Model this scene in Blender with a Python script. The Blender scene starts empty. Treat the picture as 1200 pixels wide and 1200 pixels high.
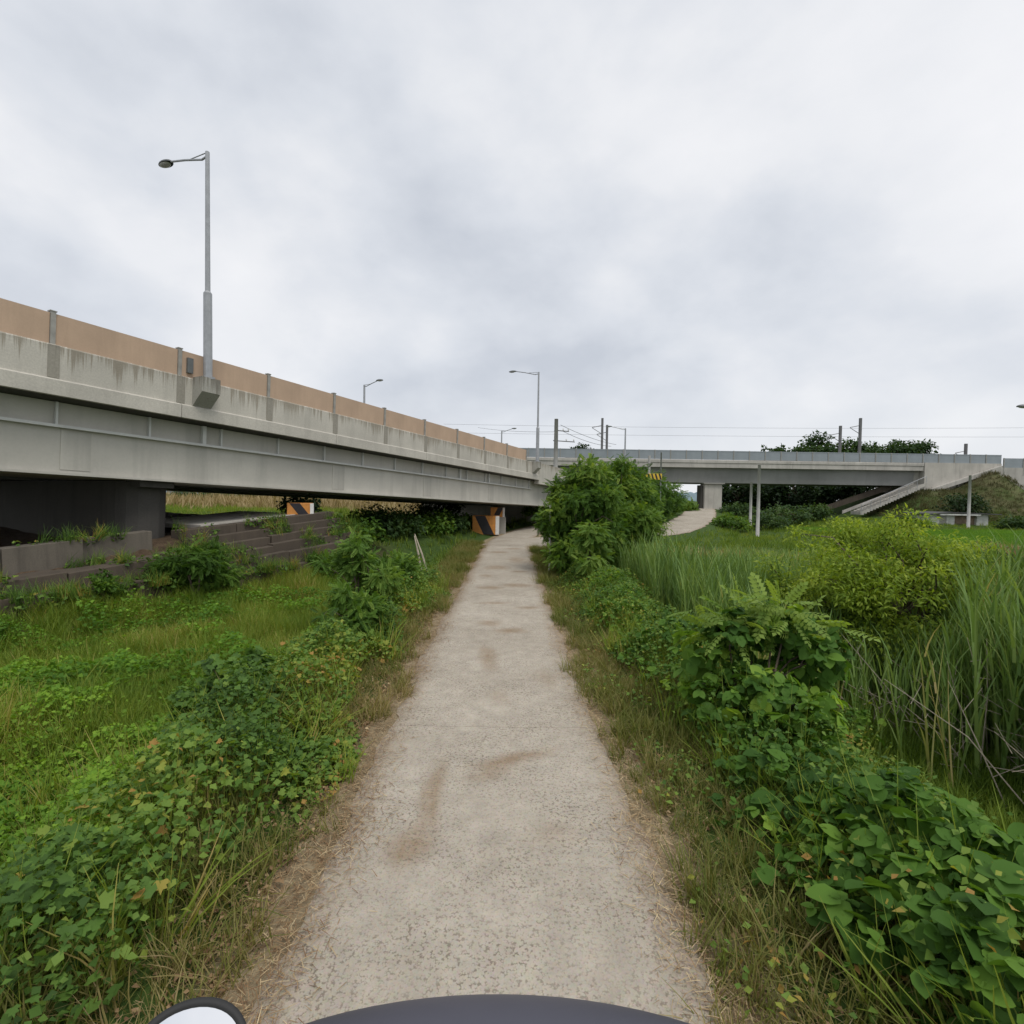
import bpy, math, random
import numpy as np
from mathutils import Vector, Matrix

random.seed(5)
rng = np.random.default_rng(11)
PI = math.pi
sc = bpy.context.scene
COL = sc.collection

# ------------------------------------------------------------------ camera
H = 2.2
PITCH = math.radians(1.62)
ROLL = math.radians(0.85)
cam_d = bpy.data.cameras.new("camera")
cam = bpy.data.objects.new("camera", cam_d)
COL.objects.link(cam)
cam_d.sensor_width = 36
cam_d.lens = 18
cam_d.clip_start = 0.05
cam_d.clip_end = 4000
cam.location = (0, 0, H)
RM = Matrix.Rotation(PI / 2 - PITCH, 3, 'X') @ Matrix.Rotation(ROLL, 3, 'Z')
cam.rotation_euler = RM.to_euler()
sc.camera = cam


def ray(u, v):
    """survey ray of the camera station, u v measured on the 1200 px photograph"""
    return RM @ Vector(((u - 600) / 600, (600 - v) / 600, -1))


def P(u, v, Y):
    d = ray(u, v)
    return Vector((0, 0, H)) + d * (Y / d.y)


def G(u, v, z):
    d = ray(u, v)
    return Vector((0, 0, H)) + d * ((z - H) / d.z)


# ------------------------------------------------------------------ helpers
class MB:
    def __init__(s):
        s.v = []
        s.f = []

    def add(s, vs, fs):
        o = len(s.v)
        s.v += [tuple(p) for p in vs]
        s.f += [tuple(i + o for i in f) for f in fs]
        return s

    def box(s, x0, x1, y0, y1, z0, z1):
        vs = [(x, y, z) for z in (z0, z1) for y in (y0, y1) for x in (x0, x1)]
        return s.add(vs, [(0, 2, 3, 1), (4, 5, 7, 6), (0, 1, 5, 4), (2, 6, 7, 3), (0, 4, 6, 2), (1, 3, 7, 5)])

    def prism(s, prof, x0, x1, cap=True):
        """profile of (y,z), extruded along x"""
        n = len(prof)
        vs = [(x0, y, z) for y, z in prof] + [(x1, y, z) for y, z in prof]
        fs = [(i, (i + 1) % n, n + (i + 1) % n, n + i) for i in range(n)]
        if cap:
            fs += [tuple(range(n))[::-1], tuple(range(n, 2 * n))]
        return s.add(vs, fs)

    def prismy(s, prof, y0, y1):
        """profile of (x,z), extruded along y"""
        n = len(prof)
        vs = [(x, y0, z) for x, z in prof] + [(x, y1, z) for x, z in prof]
        fs = [(i, (i + 1) % n, n + (i + 1) % n, n + i) for i in range(n)]
        fs += [tuple(range(n))[::-1], tuple(range(n, 2 * n))]
        return s.add(vs, fs)

    def tube(s, pts, rad, n=8, cap=True):
        pts = [Vector(p) for p in pts]
        if not hasattr(rad, '__len__'):
            rad = [rad] * len(pts)
        vs = []
        for i, p in enumerate(pts):
            a = pts[max(i - 1, 0)]
            b = pts[min(i + 1, len(pts) - 1)]
            d = (b - a).normalized()
            r = Vector((0, 0, 1)) if abs(d.z) < .95 else Vector((1, 0, 0))
            e1 = d.cross(r).normalized()
            e2 = d.cross(e1)
            for k in range(n):
                t = 2 * PI * k / n
                vs.append(p + (e1 * math.cos(t) + e2 * math.sin(t)) * rad[i])
        fs = []
        for i in range(len(pts) - 1):
            for k in range(n):
                fs.append((i * n + k, i * n + (k + 1) % n, (i + 1) * n + (k + 1) % n, (i + 1) * n + k))
        if cap:
            fs += [tuple(range(n)), tuple(range((len(pts) - 1) * n, len(pts) * n))[::-1]]
        return s.add(vs, fs)

    def ell(s, c, r, nu=24, nv=14, M=None, v0=0.0, v1=1.0):
        vs = []
        for j in range(nv + 1):
            ph = PI * (v0 + (v1 - v0) * j / nv)
            for i in range(nu):
                t = 2 * PI * i / nu
                q = Vector((r[0] * math.sin(ph) * math.cos(t), r[1] * math.sin(ph) * math.sin(t), r[2] * math.cos(ph)))
                if M is not None:
                    q = M @ q
                vs.append(Vector(c) + q)
        fs = []
        for j in range(nv):
            for i in range(nu):
                fs.append((j * nu + i, (j + 1) * nu + i, (j + 1) * nu + (i + 1) % nu, j * nu + (i + 1) % nu))
        return s.add(vs, fs)

    def build(s, name, mat, parent=None, smooth=False, bevel=0.0):
        me = bpy.data.meshes.new(name)
        me.from_pydata(s.v, [], s.f)
        me.update()
        me.materials.append(mat)
        if smooth:
            me.polygons.foreach_set('use_smooth', [True] * len(me.polygons))
        o = bpy.data.objects.new(name, me)
        COL.objects.link(o)
        if parent is not None:
            o.parent = parent
        if bevel:
            m = o.modifiers.new('bevel', 'BEVEL')
            m.width = bevel
            m.segments = 2
            m.limit_method = 'ANGLE'
        return o


def tag(o, label=None, cat=None, group=None, kind=None):
    if label:
        o['label'] = label
    if cat:
        o['category'] = cat
    if group:
        o['group'] = group
    if kind:
        o['kind'] = kind
    return o


def thing(name, label, cat, loc=(0, 0, 0), rotz=0, group=None):
    o = bpy.data.objects.new(name, None)
    o.empty_display_size = 0.2
    COL.objects.link(o)
    o.location = loc
    o.rotation_euler = (0, 0, rotz)
    return tag(o, label, cat, group)


def copy_tree(o, parent=None):
    c = o.copy()
    COL.objects.link(c)
    if parent is not None:
        c.parent = parent
    for ch in [x for x in bpy.data.objects if x.parent == o]:
        copy_tree(ch, c)
    return c


def np_mesh(name, V, F, mat, rnd=None, parent=None, smooth=False):
    """V (n,3), F (m,4) arrays"""
    me = bpy.data.meshes.new(name)
    V = np.ascontiguousarray(V, dtype=np.float32)
    F = np.ascontiguousarray(F, dtype=np.int32)
    m, k = F.shape
    me.vertices.add(len(V))
    me.vertices.foreach_set('co', V.ravel())
    me.loops.add(m * k)
    me.loops.foreach_set('vertex_index', F.ravel())
    me.polygons.add(m)
    me.polygons.foreach_set('loop_start', np.arange(0, m * k, k, dtype=np.int32))
    if smooth:
        me.polygons.foreach_set('use_smooth', np.ones(m, dtype=bool))
    if rnd is not None:
        for nm, arr in (rnd.items() if isinstance(rnd, dict) else [('rnd', rnd)]):
            a = me.attributes.new(nm, 'FLOAT', 'POINT')
            a.data.foreach_set('value', np.ascontiguousarray(arr, dtype=np.float32))
    me.update(calc_edges=True)
    me.materials.append(mat)
    o = bpy.data.objects.new(name, me)
    COL.objects.link(o)
    if parent is not None:
        o.parent = parent
    return o


def sm(a, b, t):
    t = np.clip((np.asarray(t, dtype=float) - a) / (b - a), 0, 1)
    return t * t * (3 - 2 * t)


def vnoise(x, y, s=1.0, seed=0):
    """cheap smooth pseudo noise 0..1"""
    x = np.asarray(x, float) * s + seed * 13.7
    y = np.asarray(y, float) * s + seed * 7.3
    r = (np.sin(x * 1.7 + 1.3 * np.sin(y * 1.1 + seed)) + np.sin(y * 1.9 + 1.7 * np.sin(x * .83 + 2 * seed))
         + .6 * np.sin(x * 3.9 + y * 2.7) + .5 * np.sin(y * 4.7 - x * 3.3 + 1.1 * np.sin(x * 2.1)))
    return np.clip(.5 + r / 5.2, 0, 1)


# ------------------------------------------------------------------ materials
def nodes(name):
    m = bpy.data.materials.new(name)
    m.use_nodes = True
    nt = m.node_tree
    nt.nodes.clear()
    out = nt.nodes.new('ShaderNodeOutputMaterial')
    b = nt.nodes.new('ShaderNodeBsdfPrincipled')
    nt.links.new(b.outputs[0], out.inputs[0])
    return m, nt, b, out


def N(nt, t, **kw):
    n = nt.nodes.new(t)
    for k, v in kw.items():
        if isinstance(k, str) and hasattr(n, k):
            setattr(n, k, v)
    return n


def noise(nt, co, scale, detail=4, rough=.6, dist=0.0, sc3=None):
    n = nt.nodes.new('ShaderNodeTexNoise')
    n.inputs['Scale'].default_value = scale
    n.inputs['Detail'].default_value = detail
    n.inputs['Roughness'].default_value = rough
    n.inputs['Distortion'].default_value = dist
    if sc3 is not None:
        mp = nt.nodes.new('ShaderNodeMapping')
        mp.inputs['Scale'].default_value = sc3
        nt.links.new(co, mp.inputs[0])
        co = mp.outputs[0]
    nt.links.new(co, n.inputs['Vector'])
    return n.outputs[0]


def ramp(nt, fac, stops):
    r = nt.nodes.new('ShaderNodeValToRGB')
    els = r.color_ramp.elements
    while len(els) < len(stops):
        els.new(.5)
    for e, (p, c) in zip(els, stops):
        e.position = p
        e.color = (*c, 1) if hasattr(c, '__len__') else (c, c, c, 1)
    nt.links.new(fac, r.inputs[0])
    return r.outputs[0]


def mix(nt, fac, a, b, mode='MIX'):
    m = nt.nodes.new('ShaderNodeMix')
    m.data_type = 'RGBA'
    m.blend_type = mode
    for sock, val in ((m.inputs[0], fac), (m.inputs[6], a), (m.inputs[7], b)):
        if hasattr(val, 'default_value') or hasattr(val, 'is_linked'):
            nt.links.new(val, sock)
        elif hasattr(val, '__len__'):
            sock.default_value = (*val, 1)
        else:
            sock.default_value = val
    return m.outputs[2]


def math_(nt, op, a, b=None, c=None):
    m = nt.nodes.new('ShaderNodeMath')
    m.operation = op
    for i, val in enumerate((a, b, c)):
        if val is None:
            continue
        if hasattr(val, 'is_linked'):
            nt.links.new(val, m.inputs[i])
        else:
            m.inputs[i].default_value = val
    return m.outputs[0]


def bump(nt, b, h, dist, strength=.6):
    n = nt.nodes.new('ShaderNodeBump')
    n.inputs['Strength'].default_value = strength
    n.inputs['Distance'].default_value = dist
    nt.links.new(h, n.inputs['Height'])
    nt.links.new(n.outputs[0], b.inputs['Normal'])


def plain(name, col, rough=.6, metal=0.0, var=.25, scale=6, bmp=0):
    m, nt, b, o = nodes(name)
    co = N(nt, 'ShaderNodeTexCoord').outputs['Object']
    n1 = noise(nt, co, scale, 5)
    c = ramp(nt, n1, [(.25, tuple(x * (1 - var) for x in col)), (.75, tuple(min(x * (1 + var), 1) for x in col))])
    nt.links.new(c, b.inputs['Base Color'])
    b.inputs['Roughness'].default_value = rough
    b.inputs['Metallic'].default_value = metal
    if bmp:
        bump(nt, b, noise(nt, co, scale * 8, 4), bmp)
    return m


def concrete(name, col, streak=.5, top=None, scale=1.0, dark=(.10, .085, .06), fine=.2):
    """weathered concrete, vertical run stains, optional drips hanging from local height top"""
    m, nt, b, o = nodes(name)
    co = N(nt, 'ShaderNodeTexCoord').outputs['Object']
    big = noise(nt, co, .5 * scale, 5, .6)
    c = ramp(nt, big, [(.3, tuple(x * .8 for x in col)), (.7, tuple(x * 1.12 for x in col))])
    st = noise(nt, co, 1.0, 4, .65, 0, (2.6 * scale, 2.6 * scale, .22 * scale))
    f = ramp(nt, st, [(.5, 0.0), (.72, streak)])
    c = mix(nt, f, c, tuple(x * .52 for x in col))
    if top is not None:
        sep = N(nt, 'ShaderNodeSeparateXYZ')
        nt.links.new(co, sep.inputs[0])
        dr = noise(nt, co, 1.0, 4, .8, 0, (13.0, 13.0, .10))
        d2 = noise(nt, co, 1.0, 2, .5, 0, (1.3, 1.3, .1))
        below = math_(nt, 'SUBTRACT', top, sep.outputs[2])
        length = math_(nt, 'MULTIPLY', math_(nt, 'SUBTRACT', math_(nt, 'ADD', dr, math_(nt, 'MULTIPLY', d2, .28)), .55), 2.6)
        k = math_(nt, 'MULTIPLY', math_(nt, 'SUBTRACT', length, below), 3.0)
        k = math_(nt, 'MINIMUM', math_(nt, 'MAXIMUM', k, 0.0), .58)
        c = mix(nt, k, c, dark)
    fi = noise(nt, co, 28 * scale, 5, .7)
    c = mix(nt, fine, c, ramp(nt, fi, [(.3, .12), (.7, .75)]), 'OVERLAY')
    nt.links.new(c, b.inputs['Base Color'])
    b.inputs['Roughness'].default_value = .88
    bump(nt, b, fi, .006, .4)
    return m


def leaf_mat(name, stops, trans=.35, rough=.58, spec=.16):
    m, nt, b, out = nodes(name)
    at = N(nt, 'ShaderNodeAttribute')
    at.attribute_name = 'rnd'
    c = ramp(nt, at.outputs['Fac'], stops)
    nt.links.new(c, b.inputs['Base Color'])
    b.inputs['Roughness'].default_value = rough
    b.inputs['Specular IOR Level'].default_value = spec
    tr = nt.nodes.new('ShaderNodeBsdfTranslucent')
    tc = mix(nt, 1.0, c, (1.4, 1.35, .5), 'MULTIPLY')
    nt.links.new(tc, tr.inputs[0])
    ms = nt.nodes.new('ShaderNodeMixShader')
    ms.inputs[0].default_value = trans
    nt.links.new(b.outputs[0], ms.inputs[1])
    nt.links.new(tr.outputs[0], ms.inputs[2])
    nt.links.new(ms.outputs[0], out.inputs[0])
    return m


M = {}
M['parapet'] = concrete('parapet_concrete', (.50, .475, .415), .35, top=5.12, dark=(.17, .135, .085))
M['pier'] = concrete('shaded_pier_concrete', (.075, .07, .062), .6)  # near-black tone carries the shade under the bridge in the colour
M['pale_pier'] = concrete('pale_pier_concrete', (.45, .425, .38), .6)
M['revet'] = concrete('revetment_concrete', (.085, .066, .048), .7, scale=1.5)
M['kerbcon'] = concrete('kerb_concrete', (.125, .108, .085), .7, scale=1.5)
M['steel'] = concrete('painted_girder', (.51, .49, .435), .4, scale=.6, fine=.05)
M['steelw'] = plain('white_stiffener_paint', (.58, .58, .55), .5, 0, .12, 3)
M['screen'] = concrete('tan_screen_sheet', (.47, .338, .24), .3, scale=.8, fine=.06)
M['bpost'] = plain('grey_steel_post', (.30, .29, .26), .5, .3, .2, 6)
M['galv'] = plain('galvanised_steel', (.34, .35, .36), .42, .4, .15, 8)
M['lampgrey'] = plain('lamp_head_grey', (.13, .14, .14), .45, .1, .15, 8)
M['glass'] = plain('lamp_lens', (.5, .5, .48), .2, 0, .05, 8)
M['conpole'] = concrete('pole_concrete', (.42, .41, .39), .3, scale=2)
M['darkpole'] = plain('dark_mast_steel', (.12, .12, .12), .6, .2, .2, 4)
M['wire'] = plain('wire_black', (.05, .05, .05), .6, 0, .1, 4)
M['deck2'] = concrete('rail_deck_concrete', (.44, .42, .38), .5)
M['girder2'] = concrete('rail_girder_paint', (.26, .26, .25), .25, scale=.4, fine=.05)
M['panel2'] = plain('grey_noise_panel', (.25, .28, .30), .55, .1, .12, .8)
M['orange'] = plain('orange_paint', (.58, .24, .05), .6, 0, .22, 5, .002)
M['black'] = plain('black_paint', (.018, .016, .02), .6, 0, .3, 5)
M['yellow'] = plain('yellow_paint', (.62, .42, .04), .6, 0, .15, 5)
M['white'] = plain('white_paint', (.72, .71, .68), .6, 0, .1, 5)
M['offwhite'] = plain('dirty_white_sheet', (.52, .52, .49), .6, 0, .3, 2)
M['roofdark'] = plain('dark_roof_sheet', (.06, .06, .06), .7, 0, .3, 2)
M['wood'] = plain('weathered_boards', (.22, .16, .11), .8, 0, .4, 3)
M['bark'] = plain('bark', (.11, .085, .06), .9, 0, .45, 14, .01)
M['twig'] = plain('dead_twig', (.36, .31, .24), .85, 0, .35, 10)
M['cowl'] = plain('slate_cowl_paint', (.066, .066, .088), .5, 0, .06, 3)
M['rubber'] = plain('rubber', (.02, .02, .02), .7, 0, .2, 10)
M['rim'] = plain('alloy_rim', (.5, .5, .5), .35, .8, .1, 6)
M['mirror'] = plain('mirror_glass', (.93, .94, .96), .02, 1.0, .01, 1)
M['seat'] = plain('seat_vinyl', (.03, .03, .03), .5, 0, .2, 8)
M['hill'] = plain('hazed_hill_woods', (.16, .22, .25), .95, 0, .3, .02)  # distance haze put into the woods' colour as pale blue
M['paddy'] = None

# leaves
M['robinia'] = leaf_mat('locust_leaf', [(0, (0.038, 0.083, 0.016)), (.4, (0.074, 0.152, 0.023)), (.75, (0.141, 0.238, 0.037)), (1, (0.255, 0.354, 0.064))], .38)
M['robinia_y'] = leaf_mat('young_locust_leaf', [(0, (0.061, 0.132, 0.025)), (.5, (0.121, 0.220, 0.042)), (1, (0.242, 0.341, 0.073))], .42)
M['willow'] = leaf_mat('willow_leaf', [(0, (.075, .135, .02)), (.35, (.165, .25, .032)), (.75, (.28, .375, .05)), (1, (.39, .46, .085))], .46)
M['kudzu'] = leaf_mat('kudzu_leaf', [(0, (0.043, 0.101, 0.020)), (.5, (0.086, 0.182, 0.030)), (.85, (0.157, 0.280, 0.042)), (1, (0.286, 0.429, 0.062))], .36, .6, .13)
M['weed'] = leaf_mat('weed_leaf', [(0, (0.056, 0.110, 0.028)), (.4, (0.104, 0.197, 0.039)), (.75, (0.193, 0.291, 0.055)), (.93, (0.320, 0.335, 0.063)), (1, (0.384, 0.233, 0.069))], .35)
M['hop'] = leaf_mat('hop_leaf', [(0, (0.071, 0.161, 0.022)), (.5, (0.142, 0.277, 0.031)), (1, (0.255, 0.412, 0.049))], .40)
M['grass'] = leaf_mat('grass_blade', [(0, (0.085, 0.149, 0.025)), (.5, (0.164, 0.246, 0.035)), (.85, (0.271, 0.311, 0.055)), (1, (0.442, 0.350, 0.135))], .38)
M['drygrass'] = leaf_mat('dry_grass_blade', [(0, (.085, .125, .026)), (.35, (.155, .175, .042)), (.7, (.26, .225, .085)), (1, (.37, .29, .15))], .3)
M['reed'] = leaf_mat('reed_blade', [(0, (0.087, 0.157, 0.048)), (.5, (0.165, 0.264, 0.079)), (.85, (0.252, 0.343, 0.109)), (1, (0.487, 0.400, 0.190))], .36)
M['straw'] = leaf_mat('straw', [(0, (.17, .10, .055)), (.4, (.32, .22, .12)), (1, (.56, .45, .28))], .1, .8, .1)
M['darktree'] = leaf_mat('dark_tree_leaf', [(0, (.012, .028, .012)), (.6, (.026, .052, .018)), (1, (.055, .085, .026))], .25)
M['midtree'] = leaf_mat('mid_tree_leaf', [(0, (.025, .055, .018)), (.6, (.05, .095, .028)), (1, (.09, .14, .04))], .3)
M['tanreed'] = leaf_mat('dry_reed_blade', [(0, (.20, .14, .07)), (.6, (.34, .26, .14)), (1, (.46, .37, .22))], .25, .7, .1)

# path concrete
def path_mat():
    m, nt, b, o = nodes('path_concrete')
    tc = N(nt, 'ShaderNodeTexCoord').outputs['Object']
    big = noise(nt, tc, .7, 5, .6)
    c = ramp(nt, big, [(.3, (.335, .296, .24)), (.72, (.435, .39, .325))])
    med = noise(nt, tc, 6, 5, .65)
    c = mix(nt, .35, c, ramp(nt, med, [(.3, .30), (.7, .68)]), 'OVERLAY')
    at = N(nt, 'ShaderNodeAttribute')
    at.attribute_name = 'stain'
    nz = noise(nt, tc, 9, 5, .75)
    f = math_(nt, 'MULTIPLY', at.outputs['Fac'], math_(nt, 'ADD', math_(nt, 'MULTIPLY', nz, 1.9), -.12))
    c = mix(nt, math_(nt, 'MINIMUM', f, .8), c, (.235, .165, .10))
    # aggregate: pale stones with dark pits between them
    v = N(nt, 'ShaderNodeTexVoronoi')
    v.inputs['Scale'].default_value = 85
    nt.links.new(tc, v.inputs['Vector'])
    pit = ramp(nt, v.outputs['Distance'], [(.40, 0.0), (.66, 1.0)])
    where = ramp(nt, noise(nt, tc, 1.6, 3, .6), [(.35, .25), (.62, .8)])
    hole = ramp(nt, noise(nt, tc, 38, 3, .6), [(.49, 0.0), (.56, 1.0)])
    c = mix(nt, math_(nt, 'MULTIPLY', math_(nt, 'MULTIPLY', pit, hole), where), c, (.14, .115, .085))
    hue = mix(nt, .07, c, v.outputs['Color'], 'SOFT_LIGHT')
    c = hue
    # joints every five metres, broken hairline
    sep = N(nt, 'ShaderNodeSeparateXYZ')
    nt.links.new(tc, sep.inputs[0])
    wob = math_(nt, 'MULTIPLY', math_(nt, 'SUBTRACT', noise(nt, tc, 2.2, 4, .7), .5), .10)
    yy = math_(nt, 'ADD', sep.outputs[1], wob)
    mod = math_(nt, 'ABSOLUTE', math_(nt, 'SUBTRACT', math_(nt, 'FLOORED_MODULO', yy, 5.0), 4.85))
    j = math_(nt, 'LESS_THAN', mod, .006)
    c = mix(nt, math_(nt, 'MULTIPLY', j, .32), c, (.10, .075, .05))
    # wandering cracks
    vc = N(nt, 'ShaderNodeTexVoronoi')
    vc.feature = 'DISTANCE_TO_EDGE'
    vc.inputs['Scale'].default_value = .42
    dist = N(nt, 'ShaderNodeVectorMath')
    dist.operation = 'ADD'
    nn = N(nt, 'ShaderNodeTexNoise')
    nn.inputs['Scale'].default_value = 2.5
    nn.inputs['Detail'].default_value = 5
    nt.links.new(tc, nn.inputs['Vector'])
    scv = N(nt, 'ShaderNodeVectorMath')
    scv.operation = 'SCALE'
    scv.inputs['Scale'].default_value = .5
    nt.links.new(nn.outputs['Color'], scv.inputs[0])
    nt.links.new(tc, dist.inputs[0])
    nt.links.new(scv.outputs[0], dist.inputs[1])
    nt.links.new(dist.outputs[0], vc.inputs['Vector'])
    ck = math_(nt, 'MULTIPLY', math_(nt, 'LESS_THAN', vc.outputs['Distance'], .004),
               ramp(nt, noise(nt, tc, .8, 2), [(.56, 0.0), (.62, .45)]))
    c = mix(nt, ck, c, (.12, .09, .06))
    nt.links.new(c, b.inputs['Base Color'])
    b.inputs['Roughness'].default_value = .92
    b.inputs['Specular IOR Level'].default_value = .2
    bump(nt, b, math_(nt, 'ADD', v.outputs['Distance'], med), .005, .5)
    return m


def ground_mat():
    m, nt, b, o = nodes('ground_soil_and_turf')
    tc = N(nt, 'ShaderNodeTexCoord').outputs['Object']
    n1 = noise(nt, tc, .35, 6, .65)
    n2 = noise(nt, tc, 7, 6, .7)
    n3 = noise(nt, tc, 60, 4, .7)
    g = ramp(nt, n2, [(.3, (.030, .060, .014)), (.6, (.060, .10, .022)), (.8, (.11, .14, .035))])
    d = ramp(nt, n2, [(.3, (.17, .13, .08)), (.55, (.30, .24, .15)), (.8, (.44, .37, .25))])
    at = N(nt, 'ShaderNodeAttribute')
    at.attribute_name = 'dry'
    f = math_(nt, 'ADD', at.outputs['Fac'], math_(nt, 'MULTIPLY', math_(nt, 'SUBTRACT', n1, .5), .9))
    f = ramp(nt, f, [(.3, 0.0), (.7, 1.0)])
    c = mix(nt, f, g, d)
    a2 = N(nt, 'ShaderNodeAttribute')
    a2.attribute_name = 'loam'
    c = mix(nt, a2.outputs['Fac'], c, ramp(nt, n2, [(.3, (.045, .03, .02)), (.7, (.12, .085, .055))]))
    c = mix(nt, .35, c, ramp(nt, n3, [(.3, .25), (.7, .7)]), 'OVERLAY')
    nt.links.new(c, b.inputs['Base Color'])
    b.inputs['Roughness'].default_value = .95
    b.inputs['Specular IOR Level'].default_value = .15
    bump(nt, b, math_(nt, 'ADD', n2, n3), .03, .6)
    return m


def paddy_mat():
    m, nt, b, o = nodes('rice_leaf_rows')
    tc = N(nt, 'ShaderNodeTexCoord').outputs['Object']
    n = noise(nt, tc, 5, 5, .7, 0, (1, .25, 1))
    c = ramp(nt, n, [(.3, (.045, .11, .02)), (.7, (.075, .16, .026))])
    nt.links.new(c, b.inputs['Base Color'])
    b.inputs['Roughness'].default_value = .9
    return m


M['path'] = path_mat()
M['ground'] = ground_mat()
M['paddy'] = paddy_mat()

# ------------------------------------------------------------------ bridge frame and terrain
SL = .508
TH = math.atan(SL)
DX, DY = math.sin(TH), math.cos(TH)
A0 = P(237, 460, 13.4)
AX, AY = A0.x, A0.y
GR = -.034


def loc_b(X, Y):
    """world -> bridge frame: along, across (towards the path positive)"""
    return (X - AX) * DX + (Y - AY) * DY, (X - AX) * DY - (Y - AY) * DX


def wor_b(a, c, z=0):
    return Vector((AX + a * DX + c * DY, AY + a * DY - c * DX, z))


def bridge_at(u, c=0.0):
    """distance along the bridge where the sight line at photo column u meets the line c across"""
    d = ray(u, 585)
    k = d.x / d.y
    # point (kY, Y): across = c
    Y = (c + AX * DY - AY * DX) / (k * DY - DX)
    return loc_b(k * Y, Y)[0]


MAIN = [(-.07, -14), (-.07, 2), (-.16, 6), (-.2, 12), (-.2, 20), (-.15, 24), (.1, 28), (1.2, 33), (3.2, 38)]
BRAN = [(-.1, 22.5), (.9, 25.6), (3.2, 28.2), (6.0, 30.4), (9.4, 33.3), (12.6, 38.3), (15.4, 44), (18.6, 51), (24.0, 65), (27.2, 73), (32, 84)]


def resample(pl, n):
    p = np.array(pl, float)
    # catmull-rom
    out = []
    for i in range(len(p) - 1):
        p0, p1, p2, p3 = p[max(i - 1, 0)], p[i], p[i + 1], p[min(i + 2, len(p) - 1)]
        for t in np.linspace(0, 1, n, endpoint=False):
            out.append(.5 * ((2 * p1) + (-p0 + p2) * t + (2 * p0 - 5 * p1 + 4 * p2 - p3) * t * t + (-p0 + 3 * p1 - 3 * p2 + p3) * t ** 3))
    out.append(p[-1])
    return np.array(out)


MAINS, BRANS = resample(MAIN, 6), resample(BRAN, 6)


def dist_pl(X, Y, pl):
    X = np.asarray(X, float)
    Y = np.asarray(Y, float)
    best = np.full(X.shape, 1e9)
    for (x0, y0), (x1, y1) in zip(pl[:-1], pl[1:]):
        dx, dy = x1 - x0, y1 - y0
        t = np.clip(((X - x0) * dx + (Y - y0) * dy) / (dx * dx + dy * dy + 1e-9), 0, 1)
        best = np.minimum(best, np.hypot(X - x0 - t * dx, Y - y0 - t * dy))
    return best


def zpath(Y):
    return 1.15 * sm(27, 66, Y)


def terrain(X, Y):
    X = np.asarray(X, float)
    Y = np.asarray(Y, float)
    a, c = loc_b(X, Y)
    z = np.zeros(np.broadcast(X, Y).shape)
    # left meadow
    L = -.45 * sm(-1.7, -3.6, X) - .28 * np.exp(-((c - 3.0) / 1.3) ** 2) * sm(-1.6, -3, X) + .38 * sm(5, 1.2, c) * sm(-1.5, -4, X)
    L = L - .75 * np.exp(-((X + 3.6) / 1.1) ** 2) * sm(12.5, 15, Y) * sm(26, 22, Y)
    # under the left bridge
    pl = 1.03 + .07 * np.clip(a, -9, 5)
    und = pl * sm(.55, -.1, c) * sm(5.5, 4.2, a) + .45 * sm(1.0, -2.5, c) * sm(4.2, 5.5, a)
    far = .8 * sm(-12, -22, c)
    left = np.where(c < 1.0, np.maximum(und, far * sm(.5, -10, c)), 0) + np.where(c >= 1.0, L, L * sm(-1, 1, c))
    # right marsh
    R = -1.05 * sm(1.7, 4.3, X - .03 * np.maximum(Y - 6, 0)) * sm(27, 23, Y)
    R = R - .3 * sm(6, 10, X) * sm(22, 28, Y)
    R = R + .6 * sm(44, 58, Y) * sm(6, 12, X)
    z = np.where(X < 0, left * sm(-.2, -1.4, X), R)
    z = np.where((X >= 0) & (c < 0), .45 * sm(0, -4, c) * sm(33, 36, Y) + z * 0, z)
    # small unevenness
    d1 = dist_pl(X, Y, MAINS)
    d2 = dist_pl(X, Y, BRANS)
    dd = np.minimum(d1, d2)
    z = z + (vnoise(X, Y, 1.1, 1) - .5) * .12 * sm(1.2, 2.5, dd) + (vnoise(X, Y, .25, 2) - .5) * .4 * sm(6, 20, dd)
    # rail embankment on the right
    top = 3.5 * sm(42, 52.5, X) + 2.6 * sm(54.5, 61, X) - 4.9 * sm(59.5, 64.5, X)
    f = sm(54.5, 64.5, Y) * sm(84, 74, Y)
    z = z + top * f
    wp = sm(17, 21, X) * sm(22.5, 25, Y) * sm(44, 41, Y)
    z = z * (1 - wp) + .08 * wp
    # corridor of the paths
    w = sm(3.4, 1.35, d1)
    z = z * (1 - w) + (zpath(Y) - .035) * w
    w2 = sm(4.2, 1.7, d2) * sm(22, 25, Y)
    z = z * (1 - w2) + (zpath(Y) - .035) * w2
    return z


def tz(x, y):
    return float(terrain(np.array([x]), np.array([y]))[0])


def axis(lo, hi, knots):
    """non uniform axis: knots list of (pos, step)"""
    xs = [lo]
    while xs[-1] < hi:
        x = xs[-1]
        xs.append(x + np.interp(x, [k[0] for k in knots], [k[1] for k in knots]))
    return np.array(xs)


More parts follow.
